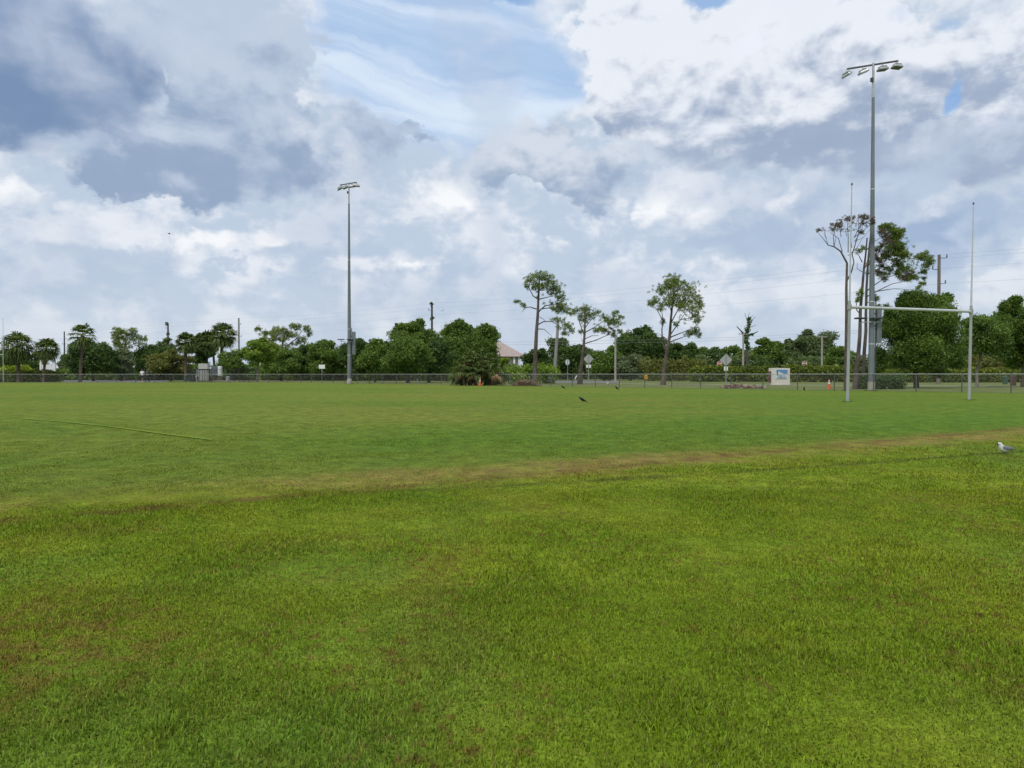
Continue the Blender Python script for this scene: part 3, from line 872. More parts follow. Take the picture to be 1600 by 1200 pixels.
pine(1036, 601.6, [([(1036, 601.6), (1038, 575), (1043, 545), (1046, 525), (1048, 500), (1050, 480), (1052, 460), (1053, 440)], 7.5, 1.6),
                   ([(1041, 548), (1035, 536), (1034, 515), (1035.5, 500), (1034, 488)], 3.0, 1.0)],
     [([(1046, 525), (1056, 508), (1067, 489)], 2.0, .7), ([(1048, 505), (1061, 482), (1071, 462)], 2.0, .7), ([(1047, 527), (1064, 520), (1082, 512)], 2.0, .6),
      ([(1048, 534), (1068, 527), (1092, 519)], 2.0, .6), ([(1050, 480), (1058, 460), (1066, 445)], 1.6, .6), ([(1049, 490), (1043, 470), (1042, 450)], 1.6, .6),
      ([(1035, 500), (1025, 486), (1015, 476)], 1.4, .5), ([(1042, 530), (1030, 520)], 1.0, .4), ([(1060, 486), (1076, 484), (1090, 478)], 1.2, .5), ([(1060, 500), (1078, 497), (1088, 492)], 1.2, .5)],
     [(1055, 434, 16, 7), (1063, 445, 17, 9), (1044, 447, 12, 9), (1031, 456, 8, 8), (1077, 455, 10, 10), (1085, 470, 10, 9), (1070, 468, 15, 8), (1050, 464, 13, 8),
      (1020, 472, 9, 7), (1014, 478, 5, 5), (1037, 475, 9, 7), (1028, 483, 6, 5), (1060, 480, 12, 6), (1078, 484, 10, 7), (1092, 478, 6, 6), (1090, 492, 7, 5), (1085, 503, 6, 5),
      (1096, 514, 7, 6), (1084, 520, 9, 5), (1100, 522, 5, 4), (1038, 503, 4, 6), (1053, 508, 5, 4), (1058, 460, 42, 30, .22), (1075, 492, 24, 18, .2), (1090, 516, 16, 8, .25)],
     'tall pine with a full rounded crown and forked stem, standing alone mid-field', seed=3, group='pine trees behind the fence')
pine(1322.5, 611, [([(1322.5, 611), (1322.5, 560), (1322, 500), (1321, 450), (1322.7, 412)], 6.5, 3.2), ([(1322.7, 412), (1313, 393), (1302, 386), (1293, 384)], 3.0, 1.4),
                   ([(1322, 440), (1330, 425), (1333, 410), (1330, 399)], 2.6, 1.4)],
     [([(1293, 384), (1290, 373), (1284, 359)], 1.4, .6), ([(1315, 394), (1313, 371), (1304, 360)], 1.4, .6), ([(1302, 386), (1297, 372), (1296, 358)], 1.2, .5),
      ([(1330, 399), (1333, 380), (1334, 368), (1331, 345)], 1.6, .6), ([(1334, 371), (1345, 361), (1353, 352)], 1.2, .5), ([(1324, 395), (1322, 370), (1318, 345)], 1.4, .5),
      ([(1334, 378), (1342, 368), (1350, 362)], 1.0, .5), ([(1313, 371), (1310, 358), (1309, 350)], 1.0, .5), ([(1290, 373), (1287, 366), (1290, 357)], .9, .4), ([(1333, 372), (1338, 356), (1339, 344)], 1.0, .5), ([(1322, 370), (1316, 358), (1314, 348)], .8, .3), ([(1302, 386), (1306, 372), (1302, 358)], .9, .3),
      ([(1330, 388), (1326, 370), (1327, 346)], .9, .3), ([(1334, 378), (1346, 372), (1354, 360)], .9, .3), ([(1293, 384), (1286, 372), (1282, 360)], .8, .3), ([(1345, 361), (1348, 352), (1347, 346)], .7, .3), ([(1324, 400), (1336, 388), (1344, 372)], 1.0, .4)],
     [], 'dead pine with only brown needles, beside the left upright of the near goal',
     brown=[(1286, 357, 4, 2.5), (1296, 356, 8, 3), (1308, 350, 5, 5), (1321, 344, 9, 5), (1338, 344, 8, 4), (1352, 350, 4, 5), (1349, 362, 4, 3), (1303, 356, 18, 5, .5), (1336, 350, 20, 8, .45), (1320, 360, 20, 8, .15)], seed=4, group='pine trees behind the fence', r_px=3.4, fill=1.4)
pine(1336.5, 608, [([(1336.5, 608), (1339, 575), (1341, 550), (1342.5, 525), (1344, 484), (1347, 450), (1348, 424), (1351, 399), (1354, 372)], 8.0, 2.0)],
     [([(1346, 410), (1340, 402), (1333, 395)], 1.6, .6), ([(1346, 425), (1339, 420), (1340, 410)], 1.2, .5), ([(1343, 490), (1337, 485), (1335, 470), (1339, 460)], 2.0, .6),
      ([(1352, 392), (1360, 380), (1372, 371)], 1.6, .5), ([(1349, 420), (1362, 402), (1376, 396)], 1.6, .5)],
     [(1337, 394, 6, 3.5), (1343, 389, 4, 4), (1340, 462, 5, 7), (1336, 471, 4, 4), (1342, 455, 4, 4)],
     'slim pine left of the right floodlight pole, low green tufts on its stem', brown=[(1372, 370, 7, 5), (1376, 382, 9, 5), (1364, 366, 5, 4)], seed=5, group='pine trees behind the fence', r_px=3.8)
pine(1348.5, 607.5, [([(1348.5, 607.5), (1349.5, 580), (1350, 550), (1352, 517), (1352.6, 492), (1353.5, 450), (1355, 407), (1357, 382), (1360, 364)], 7.0, 2.0)],
     [([(1354, 430), (1366, 421), (1380, 412), (1402, 406)], 2.2, .7), ([(1353, 455), (1368, 445), (1388, 433), (1420, 424)], 2.2, .7), ([(1353, 464), (1368, 455), (1384, 446), (1412, 440)], 2.0, .6),
      ([(1355, 412), (1368, 400), (1388, 390)], 1.8, .6), ([(1356, 400), (1372, 384), (1384, 366)], 1.6, .6), ([(1366, 456), (1388, 453), (1413, 456)], 1.4, .4),
      ([(1402, 406), (1420, 406), (1436, 411)], 1.2, .5), ([(1388, 390), (1402, 382), (1412, 384)], 1.2, .5), ([(1353, 475), (1362, 468), (1372, 466)], 1.5, .5), ([(1420, 424), (1432, 426), (1440, 424)], 1.0, .4)],
     [(1378, 355, 6, 4), (1385, 362, 8, 6), (1393, 371, 8, 7), (1402, 372, 7, 5), (1408, 380, 8, 7), (1414, 390, 8, 8), (1419, 398, 6, 5), (1400, 384, 9, 7), (1412, 403, 6, 4),
      (1425, 405, 8, 4), (1435, 407, 9, 5), (1442, 414, 6, 5), (1440, 425, 7, 4), (1425, 418, 10, 5), (1410, 425, 6, 4), (1430, 430, 8, 4), (1415, 437, 8, 4), (1440, 436, 3, 2.5),
      (1405, 440, 6, 3), (1428, 446, 5, 3), (1420, 452, 4, 2.5), (1396, 364, 8, 5), (1406, 372, 8, 6), (1417, 382, 7, 7), (1424, 394, 7, 6), (1432, 401, 7, 5), (1408, 393, 9, 6), (1402, 385, 28, 24, .22), (1418, 412, 24, 14, .28), (1396, 424, 28, 13, .22), (1384, 365, 16, 12, .4), (1416, 410, 8, 5), (1398, 398, 8, 5), (1388, 372, 8, 6), (1402, 416, 8, 4), (1434, 418, 7, 4), (1420, 432, 7, 4), (1369, 466, 6, 7), (1372, 480, 7, 4), (1388, 478, 5, 4), (1368, 358, 4, 4)],
     'pine with a wide half green half brown crown, right of the floodlight pole',
     brown=[(1376, 376, 8, 6), (1390, 380, 6, 4), (1378, 393, 6, 4), (1388, 404, 6, 4), (1370, 424, 4, 4), (1390, 424, 8, 4), (1400, 437, 7, 3.5), (1392, 412, 6, 3), (1372, 362, 6, 5), (1382, 386, 8, 5), (1394, 392, 7, 5), (1384, 400, 7, 4), (1372, 408, 6, 4), (1408, 430, 7, 3), (1380, 436, 6, 3)], seed=6, group='pine trees behind the fence', r_px=4.0, fill=1.5)
# far pines with clumped crowns over the left wood
pine(194, 594.5, [([(194, 594.5), (194, 570), (195, 545), (198, 530)], 5.5, 2.0), ([(195, 548), (188, 535), (184, 525)], 2.5, 1.2)], [([(197, 540), (208, 530), (216, 526)], 2.0, .7), ([(195, 550), (206, 540), (226, 533)], 1.5, .6)],
     [(186, 517, 9, 6), (181, 523, 6, 5), (196, 519, 7, 5), (200, 530, 6, 5), (212, 518, 8, 5), (218, 525, 7, 5), (184, 535, 6, 6), (206, 524, 5, 4), (230, 530, 6, 4), (191, 526, 6, 5), (200, 540, 13, 7, .6), (215, 534, 12, 7, .7), (188, 545, 11, 8, .5), (228, 540, 8, 5, .6), (180, 532, 6, 7, .7)],
     'pine with two clumpy heads above the wood, right of the tallest palm', seed=7, group='pine trees behind the fence', r_px=3.9, fill=1.2)
pine(440, 593.6, [([(440, 593.6), (440, 560), (442, 535), (446, 520)], 5.5, 2.0), ([(441, 548), (428, 535), (412, 525)], 2.5, 1.0), ([(441, 550), (455, 535), (470, 525)], 2.5, 1.0)], [([(428, 535), (415, 528), (398, 515)], 1.6, .6), ([(462, 530), (470, 518), (476, 512)], 1.4, .6)],
     [(396, 513, 6, 4), (408, 519, 9, 5), (425, 513, 7, 5), (430, 521, 9, 6), (443, 517, 8, 6), (455, 510, 7, 5), (462, 512, 7, 6), (452, 523, 10, 6), (476, 513, 7, 5), (480, 521, 5, 6), (470, 530, 8, 5), (440, 530, 8, 5), (420, 529, 7, 4), (460, 536, 7, 4), (410, 535, 12, 6, .6), (430, 541, 16, 6, .6), (452, 543, 14, 6, .6), (474, 539, 10, 6, .6), (437, 525, 30, 8, .35)],
     'broad flat-topped pine above the wood, left of the left floodlight pole', seed=8, group='pine trees behind the fence', r_px=3.9, fill=1.2)

# ------------------------------------------------------------------ palms
sabal(29, 597.2, (28, 541), 26, 27, 'full-headed cabbage palm, leftmost of the row, beside the far goal', seed=1, trunk_px=5)
sabal(68, 597.2, (73, 545), 20, 21, 'short cabbage palm in front of the white sign frame', seed=2, trunk_px=3.6)
sabal(125.5, 596.8, (130, 525), 21, 24, 'tall open-headed cabbage palm right of the white sign frame', seed=3, leaves=30, skirt=5, trunk_px=4.5)
sabal(290, 596.4, (291, 535), 17, 19, 'small cabbage palm left of the utility cabinets, orange sign at its foot', seed=4, trunk_px=4)
sabal(323, 594.0, (323, 533), 16, 20, 'shaggy cabbage palm directly behind the tall beige cabinet', seed=5, skirt=16, trunk_px=4)
sabal(344, 594.6, (349, 523), 22, 24, 'tallest palm above the grey-blue cabinet, beside a grey utility pole', seed=6, trunk_px=4.6)

# ------------------------------------------------------------------ broadleaf trees, left to right
GW = 'trees of the wood behind the fence'
BL = [
 # x, base, crown, leaf, n, label, options
 (12, 594.4, (-22, 546, 40, 588), 'mid', 16, 'green tree at the left frame edge behind the far goal', {}),
 (52, 594.2, (36, 552, 74, 590), 'dark', 12, 'dark tree between the two leftmost palms', {}),
 (98, 593.6, (86, 550, 114, 590), 'grey', 10, 'pale grey-green tree right of the white sign frame', {}),
 (146, 595.6, (108, 528, 176, 590), 'dark', 24, 'dark tree right behind the tall open-headed palm', {}),
 (190, 595.2, (164, 544, 214, 590), 'grey', 16, 'greyish tree beneath the two-headed pine', {}),
 (246, 594.4, (208, 535, 270, 588), 'dark', 20, 'dark tree above the two walking people', {}),
 (262, 592.0, (246, 528, 276, 560), 'far', 9, 'small pale tree around the vine-clad pole left of the cabinets', {}),
 (267, 596.2, (228, 547, 302, 589), 'olive', 20, 'low olive tree between the people and the orange sign', {'trunk_px': 3}),
 (312, 594.0, (298, 514, 334, 580), 'dark', 14, 'dark tree filling the gap behind the left cabinet palms', {}),
 (336, 593.0, (316, 512, 346, 560), 'mid', 10, 'bright tree top between the middle and the tallest cabinet palm', {}),
 (366, 595.0, (344, 545, 390, 592), 'mid', 14, 'low leafy tree around the grey pole right of the cabinets', {}),
 (402, 596.8, (379, 529, 434, 573), 'bright', 20, 'round bright tree on a pale trunk right of the cabinets', {'bark_k': 'pale', 'trunk_px': 3.4}),
 (440, 595.2, (414, 540, 470, 594), 'mid', 18, 'leafy green tree below the flat-topped pine', {}),
 (472, 594.6, (452, 536, 500, 592), 'dark', 14, 'dark tree behind and left of the blank white sign', {}),
 (508, 594.8, (478, 527, 546, 593), 'mid', 22, 'wide green tree right behind the blank white sign', {}),
 (554, 595.4, (530, 521, 584, 592), 'dark', 18, 'dark tree directly behind the left floodlight pole', {}),
 (586, 597.6, (562, 527, 610, 592), 'mid', 18, 'slender tree first to the right of the left floodlight pole', {'trunk_px': 3.4}),
 (602, 595.0, (580, 520, 618, 590), 'dark', 14, 'dark tree rising behind the slender tree by the left floodlight pole', {}),
 (650, 595.4, (614, 501, 690, 560), 'mid', 24, 'tall wide-headed tree left of the vine-clad mast', {}),
 (637, 598.6, (602, 522, 672, 592), 'mid', 24, 'dense tree with a stout trunk behind the white bollard', {'trunk_px': 5}),
 (670, 597.8, (650, 530, 708, 588), 'dark', 18, 'dark tree with a straight trunk right of the white bollard', {'trunk_px': 4.4}),
 (697, 596.0, (676, 506, 720, 590), 'mid', 16, 'tall green tree right of the vine-clad mast', {}),
 (724, 596.6, (694, 493, 751, 592), 'mid', 17, 'tallest narrow tree behind the fan palm thicket, left one of two', {'clump': .40}),
 (758, 596.4, (738, 495, 779, 592), 'mid', 17, 'tall narrow tree next to the tiled house', {'clump': .42}),
 (792, 594.8, (780, 553, 804, 578), 'bright', 8, 'small bright tree in front of the tiled house wall', {}),
 (842, 594.4, (818, 541, 862, 590), 'dark', 16, 'dark round tree behind the tall pine trunk', {}),
 (868, 592.8, (850, 526, 892, 572), 'far', 12, 'greyish tree top between the tall pine and the leaning pole', {}),
 (893, 594.2, (862, 540, 916, 592), 'dark', 18, 'dark tree behind the round sign back', {}),
 (902, 592.6, (884, 533, 926, 566), 'far', 10, 'far tree top left of the diamond sign back', {}),
 (944, 594.6, (918, 537, 972, 594), 'mid', 18, 'green tree between the diamond sign back and the thin concrete post', {}),
 (1003, 593.0, (962, 513, 1042, 582), 'dark', 26, 'big dark tree between the thin concrete post and the lone pine', {}),
 (985, 594.8, (960, 550, 1016, 594), 'grey', 14, 'greyish bush-like tree right of the thin concrete post', {}),
 (1062, 592.8, (1036, 532, 1092, 582), 'dark', 16, 'dark tree right behind the lone pine', {}),
 (1090, 592.0, (1068, 541, 1112, 582), 'mid', 12, 'green tree left of the left stop sign', {}),
 (1112, 592.4, (1092, 540, 1132, 588), 'dark', 14, 'dark tree behind the left stop sign', {}),
 (1146, 591.8, (1122, 538, 1166, 582), 'mid', 14, 'green tree behind the post with a crossbar left of the dead snag', {}),
 (1196, 592.0, (1164, 527, 1222, 582), 'mid', 20, 'green tree just right of the dead vine-wrapped snag', {}),
 (1194, 593.8, (1178, 556, 1210, 594), 'dark', 10, 'low dark tree behind the monument sign', {}),
 (1236, 591.6, (1208, 522, 1262, 582), 'far', 18, 'tree above the monument sign and right stop sign', {}),
 (1272, 591.2, (1240, 512, 1308, 580), 'far', 22, 'greyish domed tree behind the post with the T crossarm', {}),
 (1310, 592.4, (1290, 535, 1336, 584), 'mid', 14, 'green tree left of the dead pine trunk', {}),
 (1388, 592.6, (1362, 546, 1404, 588), 'mid', 14, 'green tree between the right floodlight pole and the big goal tree', {}),
 (1432, 606.6, (1383, 454, 1490, 586), 'mid', 36, 'big dense tree seen below the near goal crossbar', {'trunk_px': 7, 'clump': .29, 'dens': 1.1,
     'extra': [(1406, 474, 9, 8), (1422, 463, 12, 8), (1438, 462, 14, 9), (1414, 484, 14, 11), (1452, 472, 12, 10), (1430, 480, 16, 12), (1484, 548, 12, 16), (1396, 560, 12, 14), (1480, 520, 10, 12), (1378, 552, 9, 10), (1388, 515, 10, 10), (1393, 490, 8, 8), (1487, 500, 9, 8), (1495, 566, 10, 8), (1472, 467, 8, 7), (1378, 574, 10, 8), (1466, 584, 10, 6), (1404, 586, 10, 6)]}),
 (1500, 593.5, (1478, 535, 1520, 585), 'dark', 12, 'dark tree behind the right upright of the near goal', {}),
 (1527, 605.4, (1497, 487, 1572, 560), 'mid', 20, 'open tree with thin forked trunk right of the near goal', {'clump': .30, 'dens': .75, 'bare': True, 'bark_k': 'pale'}),
 (1540, 594.0, (1512, 545, 1575, 590), 'olive', 14, 'low olive tree behind the open forked tree', {}),
 (1598, 604.8, (1556, 466, 1652, 580), 'mid', 26, 'dense tall tree at the right frame edge', {'trunk_px': 6, 'clump': .25, 'extra': [(1566, 480, 7, 8), (1580, 470, 8, 6), (1562, 500, 8, 8)]}),
]
for i, (x, yb, crown, leaf, n_, label, opt) in enumerate(BL):
    broadleaf(x, yb, crown, label, leaf=leaf, n=n_, seed=i + 1, group=GW, **opt)

# ------------------------------------------------------------------ hedges, thickets, shrubs
bush_mass('thicket', [(104, 250, 574, 594.0), (250, 420, 570, 594.2), (420, 560, 568, 594.4), (560, 720, 566, 594.6), (720, 800, 570, 594.4)], None, None, 'mid', 6.0, seed=3, kind='stuff', flat=0.0, leaf_px=3.2)
bush_mass('woodland', [(830, 960, 560, 592.6), (960, 1110, 556, 592.4), (1110, 1330, 558, 592.0), (1330, 1500, 556, 592.5), (1500, 1680, 556, 593.0)], None, None, 'far', 7.0, seed=4, kind='stuff', flat=0.0, leaf_px=3.2)
bush_mass('hedge', [(-40, 86, 579.5, 597.0)], 'clipped dark hedge in front of the white sign frame', 'hedge', 'hedge', 1.6, seed=5, dens=1.2)
bush_mass('hedge', [(-30, 40, 572.5, 595.0)], 'yellow-green hedge behind the clipped dark one by the far goal', 'hedge', 'lime', 1.6, seed=6)
bush_mass('hedge', [(784, 860, 570.5, 599.4)], 'bright green rounded hedge behind the tall pine trunk', 'hedge', 'bright', 2.0, seed=7, dens=1.2)
bush_mass('hedge', [(1016, 1092, 562, 595.4)], 'olive shrubby hedge left of the left stop sign', 'hedge', 'olive', 2.0, seed=8, flat=.1)
bush_mass('hedge', [(1088, 1206, 573, 596.6)], 'long dark hedge behind the left stop sign and debris heap', 'hedge', 'hedge', 1.8, seed=9)
bush_mass('hedge', [(1234, 1324, 572, 597.0)], 'long dark hedge between the monument sign and the dead pine', 'hedge', 'hedge', 1.8, seed=10)
bush_mass('hedge', [(1372, 1660, 577, 597.5)], 'long hedge behind the near goal, running to the right frame edge', 'hedge', 'hedge', 1.8, seed=11)
bush_mass('shrub', [(1346, 1362, 588, 607.6), (1362, 1402, 584.5, 608.0)], 'dark shrub around the foot of the right floodlight pole', 'shrub', 'dark', 1.5, seed=12, flat=.2)

def fan_thicket():
    p = at(742, 602.4); mpp = p.y / FPX
    t = thing('fan_palm_thicket', p, 'shaggy mound of fan palms behind the left traffic cone', 'palm thicket')
    rs_ = np.random.RandomState(5); A, B = [], []
    heads = [(722, 575), (735, 560), (752, 556), (766, 565), (778, 580), (715, 590), (745, 578), (760, 585), (730, 588), (774, 592), (742, 568)]
    for hx, hy in heads:
        o_ = np.array([(hx - 742) * mpp, rs_.uniform(-1.1, 1.1), (602.4 - hy) * mpp])
        MB().tube([(o_[0] * .8, o_[1], -.02), (o_[0] * .9, o_[1], o_[2] * .6), tuple(o_)], [.14, .12, .12], 7).build('stem', bark_palm, t)
        for i in range(26):
            zc = 1 - 1.75 * (i + .5) / 26; ph = i * 2.4 + rs_.rand()
            rr = math.sqrt(max(0, 1 - zc * zc))
            d = np.array([rr * math.cos(ph), rr * math.sin(ph), zc]) + rs_.normal(0, .1, 3)
            (B if (i > 17 and rs_.rand() < .25) else A).extend(fan_leaf(o_, d, .54, .70, rs_, 11, .055))
    A = np.array(A); A[:, :, 2] = np.maximum(A[:, :, 2], .01); B = np.array(B); B[:, :, 2] = np.maximum(B[:, :, 2], .01)
    np_mesh('fronds', A, 4, LEAF['palm'], t)
    np_mesh('dead_fronds', B, 4, LEAF['thatch'], t)
fan_thicket()

def heap(name, x, y, w_px, h_px, label, cat, mats, seed, n_sticks, n_chunks=0):
    p = at(x, y); mpp = p.y / FPX
    t = thing(name, p, label, cat)
    r_ = random.Random(seed)
    hx, hz = w_px / 2 * mpp, h_px * mpp
    mb = MB()
    for i in range(n_sticks):
        a = r_.uniform(-.95, .95); y0 = r_.uniform(-.7, .7)
        z = hz * (1 - a * a) * r_.uniform(.1, .95) * (1 - .5 * abs(y0))
        L = r_.uniform(.25, .9); th = r_.uniform(0, math.pi); e = r_.uniform(-.45, .45)
        v = Vector((math.cos(th) * math.cos(e), math.sin(th) * math.cos(e), math.sin(e))) * L / 2
        c = Vector((a * hx, y0, max(z, .05)))
        m_ = c + Vector((0, 0, .06))
        q0, q1 = c - v, c + v
        q0.z = max(q0.z, .01); q1.z = max(q1.z, .01)
        mb.cur = r_.randrange(len(mats))
        mb.tube([q0, m_, q1], [.012, .03, .008], 4)
    for i in range(n_chunks):
        a = r_.uniform(-.95, .95)
        s_ = r_.uniform(.10, .30)
        c = (a * hx, r_.uniform(-.5, .5), max(s_ * .4, hz * (1 - a * a) * r_.uniform(0, .8)))
        mb.cur = r_.randrange(len(mats))
        mb.box(c, (s_ * r_.uniform(.7, 1.6), s_, s_ * r_.uniform(.5, .9)), r_.uniform(0, 3), .02)
    mb.build('branches', mats, t)
    return t
br1 = bsdf_mat('dry_brown', (0.20, 0.135, 0.085), (0.12, 0.08, 0.05), .95, 5)
br2 = bsdf_mat('dry_tan', (0.30, 0.225, 0.145), (0.2, 0.145, 0.09), .95, 5)
red = bsdf_mat('rust_wood', (0.20, 0.085, 0.055), (0.12, 0.055, 0.04), .95, 5)
pale = bsdf_mat('broken_masonry', (0.42, 0.36, 0.30), (0.30, 0.25, 0.2), .95, 5)
heap('brush_heap', 822, 603.2, 44, 12, 'heap of dry brown palm fronds at the foot of the tall pine', 'brush heap', [br1, br1, br2], 3, 340)
heap('debris_heap', 1150, 607.0, 40, 9, 'reddish debris heap at the foot of the right diamond sign', 'debris heap', [red, br1, pale, red], 4, 120, 70)
heap('debris_heap', 1182, 607.0, 24, 6, 'low tan debris heap between the red heap and the monument sign', 'debris heap', [br2, br1, pale], 6, 60, 40)
# ================================================================== FENCE
galv = bsdf_mat('galvanised', (0.34, 0.35, 0.35), (0.24, 0.25, 0.25), .55, 9, metal=.35)
rail_m = bsdf_mat('fence_rail', (0.40, 0.42, 0.39), (0.28, 0.30, 0.28), .6, 5, metal=.2)
post_m = bsdf_mat('fence_post', (0.075, 0.085, 0.075), (0.045, 0.052, 0.046), .6, 5)
wire_m = bsdf_mat('fence_wire', (0.22, 0.225, 0.20), (0.16, 0.165, 0.145), .6, 5, metal=.2)
black_m = bsdf_mat('black_metal', (0.022, 0.023, 0.025), (0.014, 0.014, 0.016), .5, 5)

def chainlink(name, pts, H, step, label, mats, gap=.07, wire=.0014, start=0.0, closed_end=True, group=None):
    o0 = pts[0]
    t = thing(name, (o0.x, o0.y, 0.0), label, 'fence', group)
    rm, pm, wm = mats
    rail = MB(); low = MB(); net = []
    pl = MB().tube([(0, 0, -.05), (0, 0, H + .03), (0, 0, H + .06)], [.033, .033, .012], 8)
    first = None
    done = start
    for a, b in zip(pts[:-1], pts[1:]):
        d = Vector((b.x - a.x, b.y - a.y, 0)); L = d.length; d.normalize(); a0 = Vector((a.x - o0.x, a.y - o0.y, 0))
        nrm = Vector((-d.y, d.x, 0))
        rail.tube([a0 + Vector((0, 0, H)), a0 + d * L + Vector((0, 0, H))], .024, 6)
        low.tube([a0 + nrm * .034 + Vector((0, 0, .05)), a0 + nrm * .034 + d * L + Vector((0, 0, .05))], .006, 4)
        s_ = done
        while s_ < L:
            q = a0 + d * s_
            if first is None:
                first = pl.build('post', pm, t, smooth=True, loc=q)
            else:
                c = first.copy(); c.location = q; c.parent = t; col.objects.link(c)
            s_ += step
        done = s_ - L
        # woven wire, laid as two crossing sets of straight wires
        hh = H - .07
        for sg in (1, -1):
            u = np.arange(-hh, L, gap)
            lo = u.copy(); hi = u + hh
            za = np.full_like(u, .04); zb = np.full_like(u, .04 + hh)
            k = lo < 0; za[k] += -lo[k]; lo[k] = 0
            k = hi > L; zb[k] -= hi[k] - L; hi[k] = L
            if sg < 0:
                za, zb = .08 + hh - za, .08 + hh - zb
            off = .036 + .003 * sg
            A = np.stack([a0.x + d.x * lo + nrm.x * off, a0.y + d.y * lo + nrm.y * off, za], 1)
            B = np.stack([a0.x + d.x * hi + nrm.x * off, a0.y + d.y * hi + nrm.y * off, zb], 1)
            pv = np.cross(B - A, np.array([[nrm.x, nrm.y, 0]])); pv /= np.maximum(np.linalg.norm(pv, axis=1, keepdims=True), 1e-6)
            pv *= wire
            nv = np.array([[nrm.x, nrm.y, 0]]) * wire
            r3 = [pv * math.cos(x) + nv * math.sin(x) for x in (0, 2.094, 4.189)]
            for i in range(3):
                p_, q_ = r3[i], r3[(i + 1) % 3]
                net.append(np.stack([A + p_, A + q_, B + q_, B + p_], 1))
    rail.build('top_rail', rm, t, smooth=True)
    low.build('bottom_wire', wm, t)
    np_mesh('chain_link_mesh', np.concatenate(net), 4, wm, t)
    return t
chainlink('chain_link_fence', FENCE, 1.12, 2.52, 'long waist-high chain-link fence along the far side of the field', (rail_m, post_m, wire_m), start=1.2)
EN = [at(374, 597.1), at(296, 597.1)]
back = Vector((0, 7.0, 0))
chainlink('chain_link_fence', [EN[0] + back, EN[0], EN[1], EN[1] + back], 1.85, 1.75, 'taller black chain-link enclosure around the utility cabinets', (black_m, black_m, black_m), gap=.06, wire=.002)

# ================================================================== FLOODLIGHT POLES
steel = bsdf_mat('pole_steel', (0.205, 0.225, 0.235), (0.150, 0.168, 0.178), .5, 1.2, metal=.35, stretch=(3, 3, .4))
steel_d = bsdf_mat('dark_steel', (0.08, 0.085, 0.088), (0.05, 0.053, 0.056), .5, 4, metal=.4)
alu = bsdf_mat('aluminium', (0.50, 0.51, 0.50), (0.38, 0.39, 0.38), .4, 5, metal=.5)
conc_p = bsdf_mat('pole_concrete', (0.36, 0.335, 0.29), (0.27, 0.25, 0.215), .9, 3.0, bump=.2)
glass_d = bsdf_mat('lamp_glass', (0.10, 0.105, 0.10), (0.07, 0.075, 0.07), .15, 3, spec=.6)
white_p = bsdf_mat('white_paint', (0.78, 0.78, 0.76), (0.66, 0.66, 0.64), .45, 2.0)
band_m = bsdf_mat('band_steel', (0.62, 0.63, 0.62), (0.5, 0.5, 0.5), .4, 5, metal=.2)

def flood(parent, name, c, yaw, pitch, w=.62, roll=0.0):
    """Flat floodlight: finned housing tapering to the rear, hung by a yoke; the glass underneath is a sub-part."""
    m = Matrix.Translation(c) @ Matrix.Rotation(yaw, 4, 'Z') @ Matrix.Rotation(pitch, 4, 'X') @ Matrix.Rotation(roll, 4, 'Y')
    f = lambda p: m @ Vector(p)
    mb = MB()
    rings = []
    for z, sx, sy in ((-.07, 1.0, 1.0), (.0, 1.0, 1.0), (.07, .86, .82), (.11, .6, .5)):
        x, y = w * sx, .27 * sy
        rings.append([f(q) for q in ((-x + .05, -y, z), (x - .05, -y, z), (x, -y + .05, z), (x, y - .05, z), (x - .05, y, z), (-x + .05, y, z), (-x, y - .05, z), (-x, -y + .05, z))])
    mb.loft(rings)
    for k in range(-4, 5):
        q = [f((k * w * .16 + dx_, dy_, dz_)) for dz_ in (.05, .16) for dx_, dy_ in ((-.012, -.2), (.012, -.2), (.012, .2), (-.012, .2))]
        mb.add(q, [(3, 2, 1, 0), (4, 5, 6, 7), (0, 1, 5, 4), (1, 2, 6, 5), (2, 3, 7, 6), (3, 0, 4, 7)])
    mb.tube([f((0, 0, .1)), Vector(c) + Vector((0, 0, .36))], .045, 6)
    o_ = mb.build(name, alu, parent, smooth=False)
    gb = MB()
    gb.loft([[f(q) for q in ((-w * .95, -.25, z), (w * .95, -.25, z), (w * .95, .25, z), (-w * .95, .25, z))] for z in (-.072, -.10)])
    gb.build('glass', glass_d, o_)
    return o_

